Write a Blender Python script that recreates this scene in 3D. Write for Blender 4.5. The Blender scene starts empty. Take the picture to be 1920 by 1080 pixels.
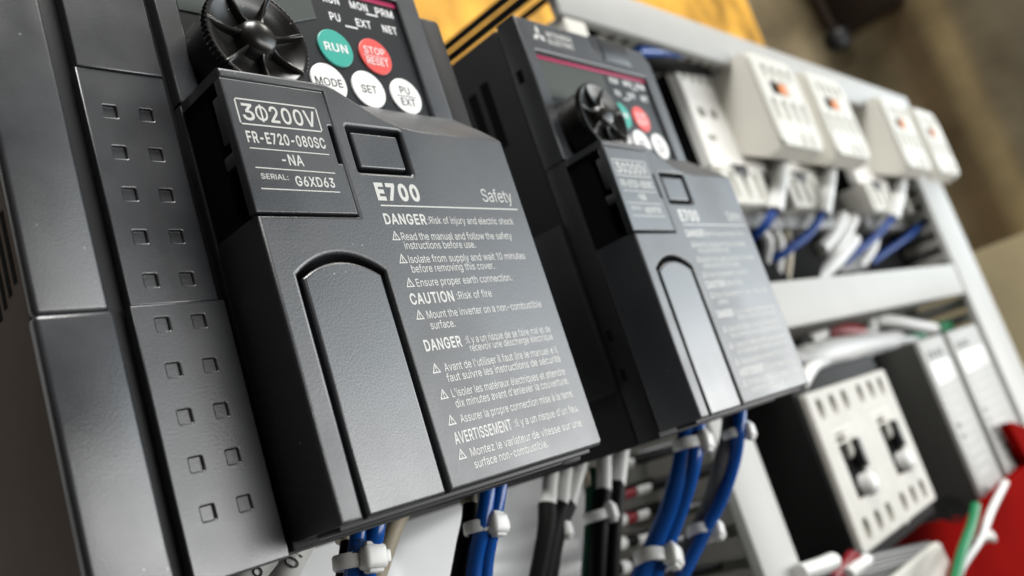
import bpy, bmesh, math, random, json
from mathutils import Vector, Matrix

random.seed(7)
S = bpy.context.scene
MM = 0.001

def P(u, v, w):                       # panel coordinates (right, up, out) in millimetres -> metres
    return Vector((u * MM, -w * MM, v * MM))

# ------------------------------------------------------------------ camera
cam = bpy.data.cameras.new('camera')
cob = bpy.data.objects.new('camera', cam)
S.collection.objects.link(cob)
Rt, Dn, Fw = (0.64985503, -0.30478677, 0.69627111), (-0.04839416, -0.93080977, -0.36228605), (0.75851595, 0.20173796, -0.61964131)
def axis(a, s=1): return Vector((a[0], -a[2], a[1])) * s
X, Y, Z = axis(Rt), axis(Dn, -1), axis(Fw, -1)
M = Matrix(((X.x, Y.x, Z.x), (X.y, Y.y, Z.y), (X.z, Y.z, Z.z))).to_4x4()
M.translation = P(-82.469, -1.496, 112.717)
cob.matrix_world = M
cam.sensor_width = 36.0
cam.lens = 1674.99 / 1920 * 36
cam.clip_start = 0.005
cam.clip_end = 50
cam.dof.use_dof = True
cam.dof.focus_distance = 0.160
cam.dof.aperture_fstop = cam.lens / 2.0
S.camera = cob

# ------------------------------------------------------------------ light
world = bpy.data.worlds.new('World')
S.world = world
world.use_nodes = True
bg = world.node_tree.nodes['Background']
bg.inputs[0].default_value = (1.0, 0.86, 0.70, 1)
bg.inputs[1].default_value = 0.05
S.view_settings.view_transform = 'Standard'
S.view_settings.look = 'None'
S.view_settings.exposure = 0
S.view_settings.gamma = 1

def area(name, loc, target, sx, sy, power, col):
    l = bpy.data.lights.new(name, 'AREA')
    l.shape = 'RECTANGLE'; l.size = sx; l.size_y = sy; l.energy = power; l.color = col
    o = bpy.data.objects.new(name, l)
    S.collection.objects.link(o)
    o.location = P(*loc)
    d = (P(*target) - P(*loc)).normalized()
    o.rotation_euler = d.to_track_quat('-Z', 'Y').to_euler()
    return o
area('bench_lamp', (950, -110, 960), (80, 10, -20), 2.3, 0.42, 25.5, (1.0, 1.0, 0.985))
area('upper_sheen_fill', (1300, 300, 600), (80, 20, -20), 1.5, 0.45, 6.0, (0.80, 0.92, 1.0))  # added fill, carries a weaker bluish sheen up the covers
area('contactor_fill', (60, 720, 190), (330, 120, -60), 0.35, 0.3, 8, (1.0, 0.99, 0.96))  # added fill for the contactors' left sides, no known fitting
area('wall_fill', (1250, 1500, 500), (1640, 500, -250), 0.5, 0.5, 13, (1.0, 0.96, 0.88))  # added fill that brightens only the far wall

# ------------------------------------------------------------------ materials
def mat(name, col, rough=0.5, spec=0.5, grain=0.0, grain_scale=2500, mottle=0.0, mottle_scale=60, metal=0.0, coat=0.0, sss=0.0, rvar=0.0, speck=0.0, ior=1.5):
    m = bpy.data.materials.new(name)
    m.use_nodes = True
    nt = m.node_tree
    b = nt.nodes['Principled BSDF']
    b.inputs['Base Color'].default_value = (*col, 1)
    b.inputs['Roughness'].default_value = rough
    b.inputs['Specular IOR Level'].default_value = spec
    b.inputs['IOR'].default_value = ior
    b.inputs['Metallic'].default_value = metal
    b.inputs['Coat Weight'].default_value = coat
    if sss:
        b.inputs['Subsurface Weight'].default_value = sss
        b.inputs['Subsurface Radius'].default_value = (1, 0.9, 0.75)
        b.inputs['Subsurface Scale'].default_value = 0.002
    tc = nt.nodes.new('ShaderNodeTexCoord')
    def noise(scale, detail):
        n = nt.nodes.new('ShaderNodeTexNoise')
        n.inputs['Scale'].default_value = scale
        n.inputs['Detail'].default_value = detail
        nt.links.new(tc.outputs['Object'], n.inputs['Vector'])
        return n
    if grain:
        n = noise(grain_scale, 2)
        bp = nt.nodes.new('ShaderNodeBump')
        bp.inputs['Strength'].default_value = grain
        bp.inputs['Distance'].default_value = 0.00004
        nt.links.new(n.outputs['Fac'], bp.inputs['Height'])
        nt.links.new(bp.outputs['Normal'], b.inputs['Normal'])
    if mottle:
        n = noise(mottle_scale, 6)
        r = nt.nodes.new('ShaderNodeMapRange')
        r.inputs['From Min'].default_value = 0.3; r.inputs['From Max'].default_value = 0.7
        r.inputs['To Min'].default_value = 1 - mottle; r.inputs['To Max'].default_value = 1 + mottle
        nt.links.new(n.outputs['Fac'], r.inputs['Value'])
        mx = nt.nodes.new('ShaderNodeMix'); mx.data_type = 'RGBA'; mx.blend_type = 'MULTIPLY'
        mx.inputs['Factor'].default_value = 1
        mx.inputs[6].default_value = (*col, 1)
        nt.links.new(r.outputs['Result'], mx.inputs[7])
        nt.links.new(mx.outputs[2], b.inputs['Base Color'])
        if speck:
            n2 = noise(grain_scale * 1.3, 1)
            r2 = nt.nodes.new('ShaderNodeMapRange')
            r2.inputs['From Min'].default_value = 0.3; r2.inputs['From Max'].default_value = 0.7
            r2.inputs['To Min'].default_value = 1 - speck; r2.inputs['To Max'].default_value = 1 + speck
            nt.links.new(n2.outputs['Fac'], r2.inputs['Value'])
            m2 = nt.nodes.new('ShaderNodeMath'); m2.operation = 'MULTIPLY'
            nt.links.new(r.outputs['Result'], m2.inputs[0]); nt.links.new(r2.outputs['Result'], m2.inputs[1])
            nt.links.new(m2.outputs[0], mx.inputs[7])
    if rvar:
        n = noise(mottle_scale * 0.7, 5)
        r = nt.nodes.new('ShaderNodeMapRange')
        r.inputs['From Min'].default_value = 0.3; r.inputs['From Max'].default_value = 0.7
        r.inputs['To Min'].default_value = rough - rvar; r.inputs['To Max'].default_value = rough + rvar
        nt.links.new(n.outputs['Fac'], r.inputs['Value'])
        nt.links.new(r.outputs['Result'], b.inputs['Roughness'])
    return m

def dusty(m, scale=420, amount=0.07, col=(0.5, 0.48, 0.44)):
    nt = m.node_tree
    b = nt.nodes['Principled BSDF']
    tc = nt.nodes.new('ShaderNodeTexCoord')
    v = nt.nodes.new('ShaderNodeTexVoronoi'); v.inputs['Scale'].default_value = scale
    nt.links.new(tc.outputs['Object'], v.inputs['Vector'])
    n = nt.nodes.new('ShaderNodeTexNoise'); n.inputs['Scale'].default_value = scale * 0.25
    nt.links.new(tc.outputs['Object'], n.inputs['Vector'])
    lt = nt.nodes.new('ShaderNodeMath'); lt.operation = 'LESS_THAN'; lt.inputs[1].default_value = amount
    nt.links.new(v.outputs['Distance'], lt.inputs[0])
    gt = nt.nodes.new('ShaderNodeMath'); gt.operation = 'GREATER_THAN'; gt.inputs[1].default_value = 0.56
    nt.links.new(n.outputs['Fac'], gt.inputs[0])
    mu = nt.nodes.new('ShaderNodeMath'); mu.operation = 'MULTIPLY'
    nt.links.new(lt.outputs[0], mu.inputs[0]); nt.links.new(gt.outputs[0], mu.inputs[1])
    mx = nt.nodes.new('ShaderNodeMix'); mx.data_type = 'RGBA'
    nt.links.new(mu.outputs[0], mx.inputs['Factor'])
    src = b.inputs['Base Color'].links
    if src: nt.links.new(src[0].from_socket, mx.inputs[6])
    else: mx.inputs[6].default_value = b.inputs['Base Color'].default_value
    mx.inputs[7].default_value = (*col, 1)
    nt.links.new(mx.outputs[2], b.inputs['Base Color'])
    return m

K = {}
K['flap'] = dusty(mat('smooth_charcoal_plastic', (0.019, 0.0212, 0.026), 0.37, 1.0, 0.5, 2500, 0.14, 70, rvar=0.07, speck=0.2, ior=1.6), 260, 0.045, (0.22, 0.22, 0.22))
K['plastic'] = dusty(mat('charcoal_plastic', (0.019, 0.0215, 0.027), 0.44, 1.0, 0.7, 2500, 0.14, 70, rvar=0.08, speck=0.28, ior=1.56), 260, 0.045, (0.22, 0.22, 0.22))
K['plastic_smooth'] = mat('satin_charcoal_plastic', (0.026, 0.028, 0.032), 0.34, 0.9, 0.30, 3000, 0.08, 120)
K['shell'] = mat('shell_plastic', (0.014, 0.0145, 0.016), 0.5, 0.35, 0.35, 2600, 0.1, 90)
K['side'] = mat('warm_lit_case', (0.15, 0.105, 0.075), 0.6, 0.3, 0.2, 1800, 0.1, 50)  # warm light on the dark case put into its colour
K['black'] = mat('black_plastic', (0.010, 0.010, 0.011), 0.45, 0.4, 0.15, 2500)
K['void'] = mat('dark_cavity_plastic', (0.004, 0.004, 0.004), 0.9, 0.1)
K['dial'] = dusty(mat('gloss_black_dial', (0.010, 0.0095, 0.009), 0.30, 0.5, 0.12, 2600, 0.1, 150), 520, 0.075, (0.45, 0.43, 0.38))
K['keypad'] = dusty(mat('keypad_film', (0.014, 0.016, 0.019), 0.38, 0.5, 0.10, 3000), 330, 0.05, (0.3, 0.3, 0.3))
K['window'] = mat('smoked_display_window', (0.09, 0.10, 0.095), 0.22, 0.5)  # smoked window, with the light it reflects put into the grey
K['pink'] = mat('magenta_stripe', (0.42, 0.012, 0.085), 0.4)
K['white_key'] = mat('white_key', (0.80, 0.80, 0.79), 0.45)
K['green_key'] = mat('green_key', (0.035, 0.36, 0.29), 0.45)
K['red_key'] = mat('red_key', (0.72, 0.085, 0.075), 0.45)
K['print_white'] = mat('white_print', (0.55, 0.55, 0.52), 0.5, 1.0, ior=1.6)
K['print_bright'] = mat('bright_white_print', (0.75, 0.76, 0.76), 0.6, 0.3)
K['print_black'] = mat('black_print', (0.02, 0.02, 0.022), 0.6, 0.3)
K['panel'] = mat('white_enamel_panel', (0.68, 0.70, 0.71), 0.16, 0.5, 0, mottle=0.04, mottle_scale=20, rvar=0.05)
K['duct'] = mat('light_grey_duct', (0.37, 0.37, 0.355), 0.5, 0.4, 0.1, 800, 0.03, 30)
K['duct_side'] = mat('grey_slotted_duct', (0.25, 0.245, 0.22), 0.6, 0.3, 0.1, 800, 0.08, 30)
K['cream'] = mat('cream_plastic', (0.56, 0.55, 0.50), 0.5, 0.4, 0.1, 900, 0.04, 40)
K['cream_dull'] = mat('grey_cream_plastic', (0.60, 0.58, 0.52), 0.55, 0.35, 0.1, 900, 0.04, 40)
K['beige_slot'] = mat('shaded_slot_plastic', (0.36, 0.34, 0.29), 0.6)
K['orange'] = mat('orange_indicator', (0.75, 0.25, 0.07), 0.5)
K['blue'] = mat('blue_insulation', (0.005, 0.08, 0.36), 0.25, 0.5, 0.05, 900, 0.08, 100)
K['blackwire'] = mat('black_insulation', (0.004, 0.004, 0.004), 0.55, 0.12)
K['greywire'] = mat('grey_insulation', (0.12, 0.12, 0.125), 0.4, 0.4)
K['greenwire'] = mat('green_insulation', (0.0, 0.16, 0.055), 0.45, 0.3)
K['darkgreen'] = mat('dark_green_insulation', (0.005, 0.08, 0.045), 0.4)
K['redwire'] = mat('dark_red_insulation', (0.22, 0.012, 0.02), 0.4)
K['whitewire'] = mat('white_sleeve', (0.66, 0.66, 0.645), 0.4, 0.4)
K['ivory'] = mat('ivory_sleeve', (0.50, 0.44, 0.33), 0.5)
K['nylon'] = mat('natural_nylon', (0.82, 0.82, 0.79), 0.35, 0.5, 0.05, 900, 0.03, 200, sss=0.35)
K['breaker_black'] = mat('breaker_black_plastic', (0.006, 0.006, 0.006), 0.6, 0.15)
K['breaker_face'] = mat('breaker_cream_face', (0.43, 0.42, 0.38), 0.5, 0.4, 0.1, 900, 0.08, 60)
K['module_dark'] = mat('dark_grey_module', (0.030, 0.030, 0.027), 0.55, 0.4, 0.1, 900, 0.1, 30)
K['module_face'] = mat('light_grey_module_face', (0.33, 0.33, 0.315), 0.5, 0.4)
K['foot'] = mat('mid_grey_plastic', (0.16, 0.16, 0.16), 0.5)
K['lit_base'] = mat('lit_contactor_base', (0.82, 0.81, 0.77), 0.5, 0.4)  # contactor cream made paler, light on the base put into the colour
K['blue_far'] = mat('matt_blue_insulation', (0.002, 0.04, 0.21), 0.5, 0.25)
K['red'] = mat('red_plastic', (0.19, 0.003, 0.002), 0.9, 0.01, 0, mottle=0.12, mottle_scale=15)
K['yellow'] = mat('yellow_wood', (0.60, 0.31, 0.045), 0.6, 0.3, 0, mottle=0.5, mottle_scale=18)
K['box'] = mat('dark_brown_box', (0.016, 0.009, 0.005), 0.8, 0.2)
K['carton'] = mat('beige_carton', (0.40, 0.34, 0.21), 0.8, 0.2, 0, mottle=0.1, mottle_scale=8)

# ------------------------------------------------------------------ mesh helpers
class MB:
    """collects vertices and faces in panel millimetres"""
    def __init__(s): s.v = []; s.f = []
    def add(s, vs, fs):
        o = len(s.v); s.v += [tuple(x) for x in vs]; s.f += [tuple(i + o for i in f) for f in fs]
        return s
    def box(s, u0, u1, v0, v1, w0, w1, bev=0.0, seg=2):
        if bev <= 0:
            vs = [(u, v, w) for u in (u0, u1) for v in (v0, v1) for w in (w0, w1)]
            return s.add(vs, [(0, 1, 3, 2), (4, 6, 7, 5), (0, 4, 5, 1), (2, 3, 7, 6), (0, 2, 6, 4), (1, 5, 7, 3)])
        bm = bmesh.new()
        bmesh.ops.create_cube(bm, size=1)
        for x in bm.verts:
            x.co = Vector(((u0 + u1) / 2 + x.co.x * (u1 - u0), (v0 + v1) / 2 + x.co.y * (v1 - v0), (w0 + w1) / 2 + x.co.z * (w1 - w0)))
        bmesh.ops.bevel(bm, geom=list(bm.edges), offset=bev, segments=seg, affect='EDGES', profile=0.5)
        bm.verts.index_update()
        s.add([x.co[:] for x in bm.verts], [[x.index for x in f.verts] for f in bm.faces])
        bm.free()
        return s
    def plate(s, outer, holes, w0, w1, bev=0.3):
        """a flat plate with holes, front and back edges rounded"""
        c = bpy.data.curves.new('tmp', 'CURVE')
        c.dimensions = '2D'; c.fill_mode = 'BOTH'
        d = (w1 - w0) / 2
        bev = min(bev, d * 0.9)
        c.extrude = d - bev; c.bevel_depth = bev; c.bevel_resolution = 2; c.offset = -bev
        for poly in [outer] + list(holes):
            sp = c.splines.new('POLY'); sp.points.add(len(poly) - 1); sp.use_cyclic_u = True
            for i, (x, y) in enumerate(poly): sp.points[i].co = (x, y, 0, 1)
        o = bpy.data.objects.new('tmp', c)
        S.collection.objects.link(o)
        dg = bpy.context.evaluated_depsgraph_get()
        e = o.evaluated_get(dg); me = e.to_mesh()
        s.add([(x.co.x, x.co.y, x.co.z + (w0 + w1) / 2) for x in me.vertices], [list(p.vertices) for p in me.polygons])
        e.to_mesh_clear()
        bpy.data.objects.remove(o); bpy.data.curves.remove(c)
        return s
    def ring(s, rings, close=True, caps=True):
        o = len(s.v); n = len(rings[0])
        for r in rings: s.v += [tuple(x) for x in r]
        for k in range(len(rings) - 1):
            for i in range(n if close else n - 1):
                j = (i + 1) % n
                s.f.append((o + k * n + i, o + k * n + j, o + (k + 1) * n + j, o + (k + 1) * n + i))
        if caps:
            s.f.append(tuple(o + i for i in reversed(range(n))))
            s.f.append(tuple(o + (len(rings) - 1) * n + i for i in range(n)))
        return s
    def lathe(s, cu, cv, prof, n=64, tooth=None):
        rings = []
        for r, w in prof:
            row = []
            for i in range(n):
                a = 2 * math.pi * i / n
                rr = r + (tooth(i, r) if tooth else 0)
                row.append((cu + rr * math.cos(a), cv + rr * math.sin(a), w))
            rings.append(row)
        return s.ring(rings)
    def tube(s, pts, r, n=14, steps=8):
        P_ = [Vector(p) for p in pts]
        if len(P_) > 2:
            q = []
            ext = [P_[0] * 2 - P_[1]] + P_ + [P_[-1] * 2 - P_[-2]]
            for i in range(1, len(ext) - 2):
                a, b, c, d = ext[i - 1:i + 3]
                for k in range(steps):
                    t = k / steps
                    q.append(0.5 * ((2 * b) + (c - a) * t + (2 * a - 5 * b + 4 * c - d) * t * t + (3 * b - a - 3 * c + d) * t ** 3))
            q.append(P_[-1]); P_ = q
        rings = []
        nrm = None
        for i, p in enumerate(P_):
            t = (P_[min(i + 1, len(P_) - 1)] - P_[max(i - 1, 0)]).normalized()
            if nrm is None:
                nrm = t.cross(Vector((0.3, 0.1, 1))).normalized()
            nrm = (nrm - t * nrm.dot(t)).normalized()
            bn = t.cross(nrm)
            rr = r(i / (len(P_) - 1)) if callable(r) else r
            rings.append([p + nrm * rr * math.cos(2 * math.pi * k / n) + bn * rr * math.sin(2 * math.pi * k / n) for k in range(n)])
        return s.ring(rings)
    def text(s, body, u0, u1, v, cap, w, bold=0.0, map_=None):
        """printed lettering: baseline from u0 to u1 at height v, capitals cap tall"""
        c = bpy.data.curves.new('tmp', 'CURVE')
        c.dimensions = '2D'; c.fill_mode = 'BOTH'; c.offset = bold * 0.7
        x = 0
        for ch in body:
            adv, loops = GLYPH[ch]
            for lp in loops:
                sp = c.splines.new('POLY'); sp.points.add(len(lp) - 1); sp.use_cyclic_u = True
                for i, (a, b) in enumerate(lp): sp.points[i].co = ((a + x) / 1000, b / 1000, 0, 1)
            x += adv + 1500 * max(bold, 0)
        o = bpy.data.objects.new('tmp', c); S.collection.objects.link(o)
        e = o.evaluated_get(bpy.context.evaluated_depsgraph_get()); me = e.to_mesh()
        xs = [p.co.x for p in me.vertices]
        x0, x1 = min(xs), max(xs)
        vs = []
        for p in me.vertices:
            uu = u0 + (p.co.x - x0) / (x1 - x0) * (u1 - u0); vv = v + p.co.y / 0.509 * cap
            vs.append(map_(uu, vv) if map_ else (uu, vv, w))
        s.add(vs, [list(p.vertices) for p in me.polygons])
        e.to_mesh_clear()
        bpy.data.objects.remove(o); bpy.data.curves.remove(c)
        return s
    def line(s, u0, v0, u1, v1, th, w):
        d = Vector((u1 - u0, v1 - v0)).normalized() * th / 2
        n = (-d.y, d.x)
        return s.add([(u0 + n[0], v0 + n[1], w), (u0 - n[0], v0 - n[1], w), (u1 - n[0], v1 - n[1], w), (u1 + n[0], v1 + n[1], w)], [(0, 1, 2, 3)])
    def poly(s, pts, w): return s.add([(x, y, w) for x, y in pts], [tuple(range(len(pts)))])

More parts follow.
